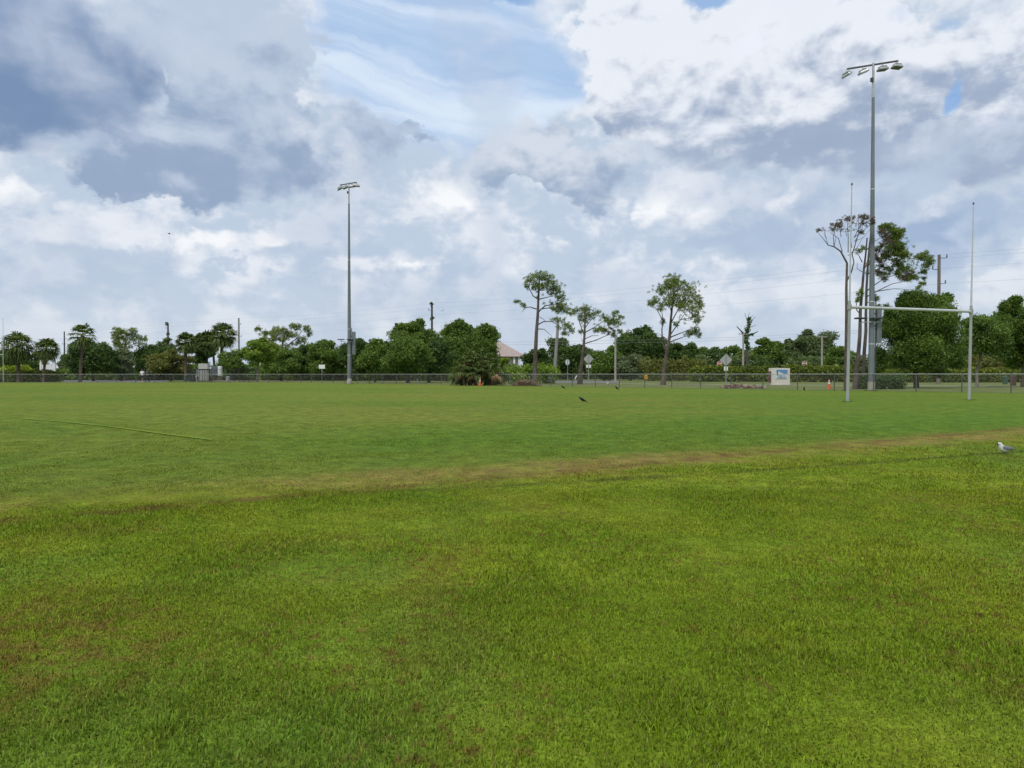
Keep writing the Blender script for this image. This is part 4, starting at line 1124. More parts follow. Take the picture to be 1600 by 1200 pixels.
def light_pole(x, y_base, H, label, arm, r0, lamp_w, box=(.30, 2.4), low=True):
    p = at(x, y_base)
    t = thing('floodlight_pole', p, label, 'floodlight pole', 'sports floodlight poles')
    MB().tube([(0, 0, -.1), (0, 0, .55), (0, 0, .62)], [r0 * 1.10, r0 * 1.08, r0 * .98], 16).build('concrete_base', conc_p, t, smooth=True)
    hs = [.60, H * .25, H * .5, H * .78, H * .9]
    MB().tube([(0, 0, h) for h in hs], [r0 * .97 - (r0 * .97 - .078) * h / H for h in hs], 16).build('pole', steel, t, smooth=True)
    MB().tube([(0, 0, H * .9), (0, 0, H * .985), (0, 0, H + .12)], [.088, .074, .068], 12).build('pole_top', alu, t, smooth=True)
    for h in (H * .145, H * .275, H * .62):
        r_ = r0 * .97 - (r0 * .97 - .078) * h / H + .006
        MB().tube([(0, 0, h - .03), (0, 0, h + .03)], r_, 14).build('band', band_m, t, smooth=True)
    ax = Vector(arm); L = ax.length; ax.normalize()
    MB().box((-.06, 0, 0), (L * .95, .09, .10), 0, .01).build('crossarm', steel_d, t, loc=(0, 0, H)).rotation_euler = (0, 0, math.atan2(ax.y, ax.x))
    out = math.atan2(ax.y, ax.x)
    for i, (s_, yaw, pit, roll) in enumerate(((-.50, -.55, .50, -.30), (-.19, -.10, .15, -.38), (.17, .10, .05, -.12), (.43, .10, .02, .06))):
        c = ax * (s_ * L) + Vector((0, 0, H - .36))
        flood(t, 'floodlight', c, out + yaw + (.3 if i == 0 else .42), pit, lamp_w, roll)
    MB().box((-.12, -.05, H - 1.0), (.16, .16, .26), 0, .01).build('junction_box', steel_d, t)
    # ballast enclosure on the right-hand side, with its conduit
    bz = H * .205
    MB().box((r0 + box[0] / 2 + .09, .02, bz), (box[0], .34, box[1]), 0, .02).build('ballast_box', steel, t)
    MB().tube([(r0 + .03, -.05, .6), (r0 + .03, -.05, bz + 1.7)], .04, 8).build('conduit', steel_d, t)
    MB().box((r0 + .07, .02, bz + box[1] * .3), (.22, .12, .08)).build('bracket', steel_d, t)
    # low egress lamps on a short bar
    lz = H * .217
    MB().tube([(-.95, -.18, lz - .12), (.30, -.30, lz - .12)], .03, 6).build('lamp_bar', band_m, t)
    for xx in (-.86, .12):
        mb = MB()
        mb.box((xx, -.30, lz + .13), (.74, .44, .10), 0, .03)
        mb.tube([(xx, -.22, lz - .12), (xx, -.26, lz + .1)], .035, 6)
        mb.build('area_light', steel_d, t)
    return t
light_pole(1361.5, 611.0, 21.45, 'tall floodlight pole on the right, between the pines and the goal', (2.90, -1.35, 0), .212, .30)
light_pole(546.0, 600.2, 22.6, 'smaller-looking floodlight pole on the left, by the fence before the wood', (2.25, -1.25, 0), .25, .36, box=(.34, 2.6))

# ================================================================== H-SHAPED GOALS
goal_w = bsdf_mat('goal_white', (0.52, 0.54, 0.54), (0.42, 0.44, 0.44), .5, 1.5, stretch=(1, 1, .4))
goal_g = bsdf_mat('goal_grey', (0.36, 0.375, 0.36), (0.27, 0.285, 0.27), .6, 2.0, stretch=(1, 1, .4))
dark_cap = bsdf_mat('post_cap', (0.14, 0.13, 0.12), (0.10, 0.095, 0.09), .6, 5)
def goal(A, B, label, hb, ht, lean):
    """A, B: feet of the two uprights; hb crossbar height, ht post height."""
    t = thing('rugby_goal', A, label, 'goal posts', 'H-shaped goal posts')
    D = B - A
    for q, ht in ((Vector((0, 0, 0)), ht), (D, ht * .966)):
        up = lambda h: q + Vector((lean * h, 0, h))
        o_ = MB().tube([up(-.1), up(.02), up(hb * .4), up(hb + .25)], [.068, .066, .062, .056], 12).build('lower_upright', goal_g, t, smooth=True)
        MB().tube([up(hb + .25), up(ht * .66), up(ht)], [.038, .030, .018], 10).build('upper_upright', goal_w, t, smooth=True)
        MB().tube([up(ht), up(ht + .05), up(ht + .09)], [.038, .038, .015], 10).build('post_cap', dark_cap, t)
        MB().tube([up(hb - .10), up(hb + .10)], .085, 10).build('clamp', goal_g, t, smooth=True)
    a = Vector((lean * hb, 0, hb)); b = D + a
    MB().tube([a, b], .062, 12).build('crossbar', goal_w, t, smooth=True)
    return t
GA, GB = at(1324.5, 628.0), at(1514.5, 625.2)
mppg = GA.y / FPX
goal(GA, GB, 'near H-shaped goal posts on the right of the field', 148 * mppg, 338 * mppg, .014)
FA = at(5.2, 597.6)
sc_ = FA.y / GA.y
goal(FA, FA + Vector((-6.6, 1.4, 0)), 'far H-shaped goal posts cut off by the left frame edge', 148 * mppg, 335 * mppg, .003)

# ================================================================== UTILITY POLES, SNAGS, WIRES
wood = bsdf_mat('weathered_wood', (0.205, 0.175, 0.145), (0.13, 0.11, 0.09), .95, 3.0, bump=.4, stretch=(3, 3, .3))
wood_d = bsdf_mat('dark_wood', (0.095, 0.085, 0.075), (0.06, 0.054, 0.048), .95, 3.0, stretch=(3, 3, .3))
grey_w = bsdf_mat('grey_wood', (0.27, 0.265, 0.25), (0.19, 0.186, 0.175), .9, 3.0, stretch=(3, 3, .3))
ceram = bsdf_mat('insulator', (0.11, 0.10, 0.11), (0.08, 0.075, 0.08), .3, 5)
cable = bsdf_mat('cable', (0.26, 0.27, 0.28), (0.22, 0.225, 0.23), .6, 5)
vine = LEAF['mid']

def vines(t, path, r, size, seed, nper=60):
    rs_ = np.random.RandomState(seed)
    C = []
    for a, b in zip(path[:-1], path[1:]):
        for u in np.linspace(0, 1, 5):
            C.append(np.array(a) * (1 - u) + np.array(b) * u)
    C = np.array(C); C[:, 0] += rs_.normal(0, r * .35, len(C)); C[:, 1] += rs_.normal(0, r * .35, len(C))
    Q = np.full((len(C), 3), r) * (.6 + .7 * rs_.rand(len(C), 1))
    np_mesh('vine', clump_leaves(C, Q, nper, size, rs_, .3), 4, LEAF['dark'], t)

def utility_pole(x, y_base, y_top, width_px, label, mat, arms=(), lean_px=0.0, vine_px=None, name='utility_pole', seed=0, group='utility poles', tbar=None):
    p = at(x, y_base); mpp = p.y / FPX; H = (y_base - y_top) * mpp; r = width_px / 2 * mpp; lx = lean_px * mpp
    t = thing(name, p, label, 'utility pole', group)
    MB().tube([(0, 0, -.1), (lx * .5, 0, H * .5), (lx, 0, H)], [r * 1.12, r, r * .8], 10).build('pole', mat, t, smooth=True)
    for (ay, ax_px) in arms:
        z = (y_base - ay) * mpp; e = ax_px * mpp
        xx = lx * z / H
        MB().tube([(xx, 0, z), (xx + e * .6, 0, z - .05), (xx + e, 0, z)], [.04, .035, .03], 6).build('bracket', ceram, t)
        MB().tube([(xx + e, 0, z - .02), (xx + e, 0, z + .12), (xx + e, 0, z + .24), (xx + e, 0, z + .36)], [.05, .08, .06, .07], 8).build('insulator', ceram, t)
    if tbar:
        MB().box((lx, 0, H - .16), (tbar * mpp, .12, .14)).build('crossarm', mat, t)
        for s_ in (-.45, -.2, .2, .45):
            MB().tube([(lx + s_ * tbar * mpp, 0, H - .09), (lx + s_ * tbar * mpp, 0, H + .12)], [.05, .04], 6).build('insulator', ceram, t)
    if vine_px:
        vines(t, [(lx * .3, 0, H * .25), (lx, 0, H * .99)], vine_px * mpp, 2.2 * mpp, seed)
    return t
P1 = utility_pole(1466, 600.0, 398.5, 5.2, 'tall wooden transmission pole behind the crossbar tree', wood, [(403, 12), (421, -10), (443, 10)])
P2 = utility_pole(675, 593.9, 474, 3.6, 'thin mast wrapped in green vines above the middle wood', wood_d, [(485, -5)], vine_px=2.8, seed=4)
P3 = utility_pole(373.5, 592.0, 497, 3.0, 'grey utility pole beside the tallest cabinet palm', grey_w, [(507, 3), (518, -3), (526, 4)])
P4 = utility_pole(263, 591.5, 505, 3.0, 'vine-clad pole rising from the wood above the walking people', wood_d, [(513, -3)], vine_px=2.0, seed=6)
P5 = utility_pole(101, 590.4, 518, 2.2, 'thin bare pole between the second and third palm from the left', wood_d, [(530, 3), (538, -3)])
D3 = utility_pole(961.5, 597.5, 525, 3.4, 'thin pale concrete post right of the short leaning pine', conc_p, [], tbar=6)
D1 = utility_pole(1161, 593.5, 521, 3.2, 'pale post with a crossbar just left of the dead snag', conc_p, [], tbar=14)
D2 = utility_pole(1284, 593.0, 525, 3.0, 'pale post with a wide T crossarm above the right hedge', conc_p, [], tbar=17)
LP = utility_pole(865.5, 597.0, 503, 5.2, 'thick grey leaning pole right of the tall pine', grey_w, lean_px=6.5)

def snag(x, y_base, path, limbs, twigs, label, seed, r_px=2.0, vr=3.5):
    p = at(x, y_base); mpp = p.y / FPX
    t = thing('dead_tree', p, label, 'dead tree')
    L = lambda q: ((q[0] - x) * mpp, 0.1 * math.sin(q[1]), (y_base - q[1]) * mpp)
    mb = MB()
    mb.tube([L(q) for q in path], [r_px * mpp] * (len(path) - 1) + [r_px * .6 * mpp], 8)
    for l_ in limbs:
        mb.tube([L(q) for q in l_], [r_px * .6 * mpp] * (len(l_) - 1) + [r_px * .3 * mpp], 6)
    for l_ in twigs:
        mb.tube([L(q) for q in l_], [.5 * mpp, .25 * mpp], 5)
    mb.build('trunk', wood_d, t, smooth=True)
    vines(t, [L(q) for q in path[1:]], vr * mpp, 2.4 * mpp, seed, 70)
    for i, l_ in enumerate(limbs):
        vines(t, [L(q) for q in l_[:2]], vr * .5 * mpp, 2.2 * mpp, seed + i + 1, 26)
snag(1168, 593, [(1168, 593), (1167, 545), (1166, 530), (1168, 515), (1170, 498)], [[(1166, 528), (1160, 520), (1151, 510)], [(1170, 524), (1176, 522), (1184, 518)]],
     [[(1168, 505), (1163, 489)], [(1170, 500), (1176, 493)], [(1171, 503), (1180, 495)], [(1169, 498), (1170, 488)], [(1170, 512), (1181, 508)]],
     'dead vine-wrapped snag with bare twigs above the right wood', 3)
snag(619, 594, [(619, 594), (619, 550), (618, 525), (620, 507)], [[(620, 508), (624, 508)]], [[(620, 507), (625, 504)]], 'broken vine-covered stub poking above the wood left of the mast', 9, 1.8, 2.6)

def world_px(x, y, Y):
    return Vector(((x - 800) / FPX * Y, Y, EYE + (HOR - y) / FPX * Y))
def wire(pts, sag, label, r=.007, group='overhead power lines'):
    mb = MB(); P = []
    for a, b in zip(pts[:-1], pts[1:]):
        for i in range(25):
            u = i / 24
            q = a.lerp(b, u); q.z -= 4 * sag * u * (1 - u) * (b - a).length / 90.0
            P.append(q)
    P = [q for i, q in enumerate(P) if i == 0 or (q - P[i - 1]).length > 1e-4]
    o_ = mb.tube([q - P[0] for q in P], r, 5).build('power_line', cable, loc=P[0])
    return tag(o_, label, 'power line', group)
y1, y2, y3, y4, y5 = P1.location.y, P2.location.y, P3.location.y, P4.location.y, P5.location.y
for lab, rows, sx in (('topmost power line strung from pole to pole above the wood', (398.5, 474, 497, 505, 518), 0),
                      ('second power line below the topmost one, above the wood', (404, 481, 503, 510, 522), 12),
                      ('third power line from the top, above the wood', (421, 492, 512, 517, 529), -10),
                      ('lowest of the four long power lines above the wood', (443, 505, 521, 526, 537), 10)):
    a1 = world_px(1466 + sx, rows[0], y1); a2 = world_px(675, rows[1], y2)
    a0 = a1 + (a1 - a2) * .55
    wire([a0, a1, a2, world_px(373.5, rows[2], y3), world_px(263, rows[3], y4), world_px(101, rows[4], y5), world_px(-160, rows[4] + 8, y5 + 60)], .7, lab)
yd = D1.location.y
for lab, dy in (('upper of two low power lines from the house to the dark post', 0), ('lower of two low power lines from the house to the dark post', 4.2)):
    wire([world_px(690, 535 + dy, yd), world_px(961, 532 + dy, yd), world_px(1161, 526.5 + dy, yd), world_px(1284, 520 + dy * .9, yd), world_px(1432, 510 + dy * .8, yd)], .25, lab.replace('to the dark post', 'past the pale posts'), r=.018)

# ================================================================== SIGNS
sign_back = bsdf_mat('sign_back', (0.44, 0.45, 0.45), (0.36, 0.37, 0.37), .5, 4, metal=.3)
sign_red = bsdf_mat('sign_red', (0.42, 0.045, 0.045), (0.34, 0.04, 0.04), .5, 3)
sign_white = bsdf_mat('sign_white', (0.78, 0.78, 0.77), (0.70, 0.70, 0.69), .5, 3)
orange = bsdf_mat('orange_plastic', (0.62, 0.115, 0.03), (0.50, 0.09, 0.025), .5, 4)
yellow = bsdf_mat('sign_yellow', (0.55, 0.30, 0.04), (0.46, 0.25, 0.035), .5, 4)
sign_orange = bsdf_mat('sign_orange', (0.46, 0.17, 0.05), (0.38, 0.14, 0.045), .5, 4)
green_m = bsdf_mat('green_paint', (0.045, 0.10, 0.065), (0.035, 0.08, 0.05), .5, 4)

def ngon(n, r, rot, sx=1.0, sz=1.0):
    return [(math.cos(rot + 2 * math.pi * i / n) * r * sx, math.sin(rot + 2 * math.pi * i / n) * r * sz) for i in range(n)]
def off_slab(poly, z, y0, y1):
    return MB().slab([(x, q + z) for x, q in poly], y0, y1)

def stop_sign(x, y_base, yc, label):
    p = at(x, y_base); mpp = p.y / FPX; z = (y_base - yc) * mpp
    t = thing('stop_sign', p, label, 'stop sign', 'stop signs')
    MB().box((0, .05, z / 2), (.07, .05, z + .5), 0, .005).build('post', galv, t)
    b = off_slab(ngon(8, .47, math.pi / 8), z, -.01, .012).build('sign_border', sign_white, t)
    off_slab(ngon(8, .43, math.pi / 8), z, -.016, -.0105).build('sign_face', sign_red, t)
    cu = bpy.data.curves.new('stop_text', 'FONT'); cu.body = 'STOP'; cu.align_x = 'CENTER'; cu.align_y = 'CENTER'; cu.size = .34; cu.extrude = .002; cu.offset = .008
    tx = bpy.data.objects.new('lettering', cu); tx.location = (0, -.02, z); tx.rotation_euler = (math.pi / 2, 0, 0)
    cu.materials.append(sign_white); col.objects.link(tx)
    me = bpy.data.meshes.new_from_object(tx.evaluated_get(bpy.context.evaluated_depsgraph_get()))
    bpy.data.objects.remove(tx); tx = link('lettering', me, t, (0, -.02, z)); tx.rotation_euler = (math.pi / 2, 0, 0)
stop_sign(1124, 594.6, 568, 'red stop sign left of the right diamond sign back')
stop_sign(1257, 594.6, 568, 'red stop sign between the monument sign and the T crossarm post')

def diamond(x, y_base, yc, half, plate, label):
    p = at(x, y_base); mpp = p.y / FPX; z = (y_base - yc) * mpp
    t = thing('road_sign', p, label, 'road sign', 'backs of road signs')
    MB().box((0, -.03, (z + half) / 2), (.085, .05, z + half), 0, .005).build('post', galv, t)
    off_slab(ngon(4, half, 0), z, 0, .012).build('sign_panel', sign_back, t)
    MB().box((0, .006, (y_base - plate[0]) * mpp), (plate[1], .012, plate[2]), 0).build('supplementary_plate', sign_white, t)
diamond(919.5, 598.6, 561, .66, (572.2, .62, .40), 'diamond road sign seen from behind, left one, beside the short pine')
diamond(1134.2, 602.0, 562.5, .63, (575.8, .40, .42), 'diamond road sign seen from behind, right one, above the debris heap')
p = at(886.7, 596.0); mpp = p.y / FPX
t = thing('road_sign', p, 'round road sign seen from behind on a thin grey post', 'road sign', 'backs of road signs', rz=R(42))
MB().box((0, -.03, 1.7), (.09, .05, 3.5), 0, .005).build('post', galv, t)
off_slab(ngon(20, .46, 0), 30 * mpp, 0, .012).build('sign_panel', sign_white, t)
p = at(503, 598.2); mpp = p.y / FPX
t = thing('field_sign', p, 'blank white rectangular sign on a thin post left of the floodlight pole', 'sign')
MB().box((0, .03, 14 * mpp), (.07, .05, 27.5 * mpp), 0, .005).build('post', galv, t)
MB().box((0, 0, 25.2 * mpp), (9.6 * mpp, .015, 6.2 * mpp), 0).build('sign_panel', sign_white, t)
p = at(285.8, 596.0); mpp = p.y / FPX
t = thing('road_sign', p, 'small orange diamond sign on a post left of the cabinets', 'road sign')
MB().box((0, .03, 9 * mpp), (.07, .05, 19 * mpp), 0).build('post', wood, t)
off_slab(ngon(4, 2.9 * mpp, 0), 18 * mpp, -.01, .01).build('sign_panel', sign_orange, t)
# two-post white sign frame at the left
p = at(75, 594.6); mpp = p.y / FPX
t = thing('sign_frame', p, 'white two-post sign frame with a low white panel behind the left hedge', 'sign frame')
for xx in (-11, 10.6):
    MB().box((xx * mpp, 0, 18.3 * mpp), (2.8 * mpp, .26, 37 * mpp), 0, .02).build('post', white_p, t)
MB().box((-.2 * mpp, 0, 21.0 * mpp), (18.6 * mpp, .14, 7.4 * mpp), 0, .01).build('panel', white_p, t)
MB().box((-.2 * mpp, 0, 34.6 * mpp), (18.6 * mpp, .05, .5 * mpp), 0).build('rail', alu, t)

# monument sign
cream = bsdf_mat('cream_stucco', (0.70, 0.65, 0.59), (0.63, 0.58, 0.52), .9, 3, bump=.15)
brick = bsdf_mat('brown_block', (0.17, 0.10, 0.07), (0.12, 0.075, 0.055), .9, 6, bump=.3)
blue = bsdf_mat('sign_blue', (0.135, 0.285, 0.50), (0.115, 0.25, 0.45), .5, 3)
ice = bsdf_mat('sign_pale_blue', (0.62, 0.70, 0.78), (0.58, 0.66, 0.74), .5, 3)
ink = bsdf_mat('dark_lettering', (0.045, 0.075, 0.095), (0.035, 0.06, 0.08), .5, 5)
p = at(1220, 602.2); mpp = p.y / FPX
t = thing('monument_sign', p, 'cream monument sign with a blue and white panel beyond the fence', 'sign', rz=R(9))
W_, H_ = 31 * mpp, 27 * mpp
wl = MB().box((0, .3, H_ / 2), (W_, .6, H_), 0, .015).build('sign_wall', cream, t)
MB().box((0, .3, .03), (W_ + .5, 1.1, .06), 0).build('plinth', conc_p, t)
for i in range(6):
    MB().box((-W_ / 2 - .06, .3, H_ * (.22 + .11 * i)), (.12 if i % 2 else .2, .5, H_ * .095), 0, .01).build('block', brick, t)
pw, ph, pz = 21.5 * mpp, 15.2 * mpp, 17.4 * mpp
MB().box((.6 * mpp, -.012, pz), (pw, .024, ph), 0).build('sign_panel', ice, t)
x0, x1, zt = .6 * mpp - pw / 2, .6 * mpp + pw / 2, pz + ph / 2
MB().slab([(x0 + pw * .04, zt - .02), (x1 - .01, zt - .02), (x1 - .01, pz + ph * .02), (x0 + pw * .76, pz + ph * .02), (x0 + pw * .24, zt - ph * .16)], -.032, -.0245).build('blue_field', blue, t)
# sea-horse-like crest: a head, a curved body and a curled tail
cx, cz = x0 + pw * .17, pz + ph * .12
MB().tube([(cx - .11, -.036, cz + .13), (cx - .02, -.036, cz + .20), (cx + .07, -.036, cz + .13), (cx + .03, -.036, cz), (cx + .08, -.036, cz - .10), (cx + .02, -.036, cz - .21), (cx - .06, -.036, cz - .17)],
          [.012, .04, .05, .06, .05, .025, .012], 8).build('emblem', green_m, t)
r_ = random.Random(3)
for zz, a, b_, hh in ((pz - ph * .18, .28, .86, .10), (pz - ph * .38, .18, .90, .13)):
    mb = MB(); u = x0 + pw * a
    while u < x0 + pw * b_:                      # too small to read in the photograph: strokes of letter size
        w = r_.choice((.035, .05, .06))
        mb.box((u + w / 2, -.03, zz), (w, .010, hh * r_.uniform(.75, 1)), 0)
        u += w + (.016 if r_.random() < .85 else .07)
    mb.build('lettering', ink, t)

# placards on the fence
p = FENCE[0].lerp(FENCE[1], 0)
def on_fence(x, y):
    a, b = FENCE[0], FENCE[1]
    s_ = (x - 800) / FPX
    u = (a.x - s_ * a.y) / ((a.x - b.x) - s_ * (a.y - b.y))
    q = a.lerp(b, u); q.z = EYE + (HOR - y) / FPX * q.y
    return q
fa = math.atan2(FENCE[0].y - FENCE[1].y, FENCE[0].x - FENCE[1].x)
q = on_fence(1009, 589.0); mpp = q.y / FPX
t = thing('placard', q + Vector((0, -.07, 0)), 'small yellow placard wired to the fence left of the lone pine', 'placard', rz=fa)
MB().box((0, 0, 0), (5.6 * mpp, .012, 6.4 * mpp), 0).build('plate', yellow, t)
MB().slab(ngon(10, 1.5 * mpp, 0, .55, 1), -.014, -.0065).build('symbol', ink, t)
q = on_fence(899.6, 589.6); mpp = q.y / FPX
t = thing('placard', q + Vector((0, -.07, 0)), 'narrow white placard hanging slantwise on the fence by the short pine', 'placard', rz=fa)
o_ = MB().box((0, 0, 0), (1.7 * mpp, .02, 6.2 * mpp), 0, .004).build('plate', sign_white, t); o_.rotation_euler = (0, R(33), 0)

# ================================================================== CONES, BOLLARD, SMALL BOXES
def cone(x, y_base, H, label):
    p = at(x, y_base)
    t = thing('traffic_cone', p, label, 'traffic cone', 'traffic cones')
    MB().box((0, 0, .02), (H * .5, H * .5, .04), .2, .012).build('base', orange, t)
    f = lambda h: H * .19 - (H * .19 - H * .035) * h / H
    MB().tube([(0, 0, h) for h in (.035, H * .5, H * .985, H)], [f(.035), f(H * .5), f(H * .985), f(H) * .6], 16).build('cone_body', orange, t, smooth=True)
    for h0, h1 in ((.52, .66), (.76, .86)):
        MB().tube([(0, 0, H * h0), (0, 0, H * h1)], [f(H * h0) + .004, f(H * h1) + .004], 16).build('reflective_band', sign_white, t, smooth=True)
cone(750, 602.7, .82, 'orange traffic cone in front of the fan palm thicket')
cone(1295.5, 607.6, .74, 'orange traffic cone left of the dead pine trunk')
p = at(652, 598.5); t = thing('bollard', p, 'short white bollard under the trees right of the left floodlight pole', 'bollard')
MB().tube([(0, 0, -.05), (0, 0, .52), (0, 0, .57)], [.062, .062, .03], 10).build('bollard_post', white_p, t, smooth=True)
MB().tube([(0, 0, .40), (0, 0, .46)], .066, 10).build('band', sign_back, t, smooth=True)
beige = bsdf_mat('beige_cabinet', (0.47, 0.465, 0.43), (0.40, 0.395, 0.365), .6, 2)
slate = bsdf_mat('slate_cabinet', (0.15, 0.175, 0.215), (0.12, 0.14, 0.175), .6, 2)
dgrey = bsdf_mat('dark_grey_metal', (0.055, 0.058, 0.06), (0.04, 0.042, 0.044), .6, 3)
rustm = bsdf_mat('rusty_metal', (0.11, 0.05, 0.04), (0.075, 0.038, 0.032), .8, 4)
litegrey = bsdf_mat('light_grey_plastic', (0.44, 0.44, 0.43), (0.37, 0.37, 0.36), .6, 3)
def cab(x0, x1, yt, yb, y_ground, d_, label, name, mat, cat, legs=True, depth=0.0, extra=None):
    p = at((x0 + x1) / 2, y_ground); mpp = p.y / FPX
    t = thing(name, p, label, cat)
    w, h, z = (x1 - x0) * mpp, (yb - yt) * mpp, (y_ground - (yt + yb) / 2) * mpp
    MB().box((0, 0, z), (w, d_, h), 0, .02).build('cabinet_body', mat, t)
    MB().box((-w * .0, -d_ / 2 - .012, z), (w * .86, .024, h * .88), 0, .006).build('door', mat, t)
    MB().box((w * .30, -d_ / 2 - .05, z), (.03, .05, .16), 0, .005).build('handle', dgrey, t)
    zb = (y_ground - yb) * mpp
    if legs and zb > .08:
        for s_ in (-.4, .4):
            MB().box((s_ * w, 0, zb / 2), (.07, .07, zb), 0).build('leg', galv, t)
    return t, mpp, w, d_
t, mpp, w, d_ = cab(312, 325, 577.4, 595.0, 596.4, .7, 'tall beige utility cabinet with a wider box on top', 'utility_cabinet', beige, 'utility cabinet')
MB().box((.5 * mpp, 0, (596.4 - 572.7) * mpp), (14.2 * mpp, .9, 9.0 * mpp), 0, .02).build('upper_box', beige, t)
MB().box((.5 * mpp, 0, (596.4 - 577.3) * mpp), (13.0 * mpp, .8, .10), 0).build('trim', dgrey, t)
t, mpp, w, d_ = cab(332.5, 341, 572.5, 587, 596.2, .6, 'slate-blue electrical cabinet raised on legs, beside a white one', 'utility_cabinet', slate, 'utility cabinet')
t, mpp, w, d_ = cab(341.4, 346.2, 572.2, 587.2, 596.2, .6, 'narrow white electrical cabinet raised on legs, right of the slate one', 'utility_cabinet', sign_white, 'utility cabinet')
t, mpp, w, d_ = cab(309, 311.8, 577.5, 589, 596.2, .3, 'small white meter box left of the tall beige cabinet', 'meter_box', sign_white, 'meter box')
t, mpp, w, d_ = cab(295.5, 304.5, 581.5, 595.6, 596.2, .9, 'dark grey equipment box at the left end of the enclosure', 'equipment_box', dgrey, 'equipment box')
p = at(307, 596.3); mpp = p.y / FPX
t = thing('riser_post', p, 'white riser post left of the small white meter box', 'post')
MB().tube([(0, 0, -.05), (0, 0, 18.5 * mpp), (0, 0, 19.2 * mpp)], [.085, .085, .03], 10).build('post', litegrey, t, smooth=True)
MB().box((0, -.1, 8 * mpp), (.2, .1, .3), 0, .01).build('junction_box', sign_white, t)
p = at(329, 596.2); mpp = p.y / FPX
t = thing('electric_meter', p, 'round white electric meter on a post between the cabinets', 'meter')
MB().box((0, 0, 10 * mpp), (.08, .08, 20 * mpp), 0).build('post', galv, t)
MB().slab([(x, z + 21 * mpp) for x, z in ngon(14, 1.7 * mpp, 0)], -.16, .05).build('meter', sign_white, t)
p = at(331.8, 596.2); mpp = p.y / FPX
t = thing('pump', p, 'rusty red-brown pump casing below the slate cabinet', 'pump')
MB().tube([(-3.0 * mpp, -.7, 5.2 * mpp), (-1.5 * mpp, -.7, 5.2 * mpp), (1.5 * mpp, -.7, 5.2 * mpp), (3.0 * mpp, -.7, 5.2 * mpp)], [.16, .32, .32, .16], 12).build('pump_casing', rustm, t, smooth=True)
for s_ in (-1, 1):
    MB().box((s_ * 1.8 * mpp, -.7, 1.3 * mpp), (.10, .4, 2.7 * mpp)).build('foot', dgrey, t)
def bin_(x, y_base, H, r, label, mat, group='bins beyond the fence'):
    p = at(x, y_base)
    t = thing('trash_bin', p, label, 'bin', group)
    MB().tube([(0, 0, 0), (0, 0, H * .1), (0, 0, H * .88)], [r * .86, r * .9, r], 16).build('bin_body', mat, t, smooth=True)
    MB().tube([(0, 0, H * .88), (0, 0, H * .93), (0, 0, H), (0, 0, H * 1.02)], [r * 1.06, r * 1.06, r * .6, r * .2], 16).build('lid', mat, t, smooth=True)
bin_(355.8, 596.8, .82, .26, 'light grey bin inside the right end of the black enclosure', litegrey)
bin_(289.6, 596.6, .98, .19, 'thin green bin beside the small palm left of the cabinets', green_m)
bin_(1583, 602.6, .98, .29, 'rusty red drum near the right frame edge behind the fence', rustm)
bin_(1570.5, 600.5, .92, .27, 'dark green bin left of the rusty red drum', green_m)
t, mpp, w, d_ = cab(857.5, 864, 589.3, 596.2, 596.6, .5, 'low white box at the foot of the leaning grey pole', 'equipment_box', sign_white, 'equipment box', legs=False)
p = at(949.5, 600.9)
mb = MB(); rings = []
for z, s_ in ((0, .8), (.08, 1.0), (.18, .8), (.24, .35)):
    rings.append([Vector((math.cos(a) * .21 * s_ * (1 + .12 * math.sin(3 * a)), math.sin(a) * .15 * s_, z)) for a in [i * math.pi / 6 for i in range(12)]])
tag(mb.loft(rings).build('rock', pale, loc=p, smooth=True), 'single pale rock on the grass right of the left diamond sign', 'rock')

# ================================================================== HOUSE
tile = bsdf_mat('clay_tile', (0.37, 0.295, 0.265), (0.31, 0.245, 0.22), .85, 1.4, bump=.3)
stucco = bsdf_mat('house_stucco', (0.52, 0.49, 0.43), (0.46, 0.43, 0.375), .9, 1.5)
p = at(760, 593.5); mpp = p.y / FPX
t = thing('house', p, 'house with a pinkish tiled hip roof behind the bright rounded hedge', 'house')
ze, zr = (593.5 - 556.5) * mpp, (593.5 - 531.5) * mpp
xl, xr, yb_ = -75 * mpp, 52 * mpp, 12.0
MB().box(((xl + xr) / 2, yb_ / 2 + 1, ze / 2), (xr - xl, yb_, ze), 0).build('wall', stucco, t)
xl -= 1.0; xr += 1.4
y0, y1_ = .0, yb_ + 2.0; ym = (y0 + y1_) / 2
e = .12
rf = MB()
v = [(xl, y0, ze), (xr, y0, ze), (xr, y1_, ze), (xl, y1_, ze), (xl + 6, ym, zr), (21 * mpp, ym, zr), (xl, y0, ze - e), (xr, y0, ze - e), (xr, y1_, ze - e), (xl, y1_, ze - e)]
rf.add(v, [(0, 1, 5, 4), (1, 2, 5), (2, 3, 4, 5), (3, 0, 4), (0, 6, 7, 1), (1, 7, 8, 2), (2, 8, 9, 3), (3, 9, 6, 0), (6, 9, 8, 7)])
roof = rf.build('roof', tile, t)
for xx in (43.5, 51.0):
    MB().box((xx * mpp, .55, ze / 2), (3.0 * mpp, .4, ze - .13), 0).build('column', white_p, t)
for xx in (-30, -5, 22):
    f = MB().box((xx * mpp, .97, ze * .55), (1.5, .06, 1.7), 0).build('window', white_p, t)
    MB().box((xx * mpp, .93, ze * .55), (1.3, .02, 1.5), 0).build('pane', glass_d, f)

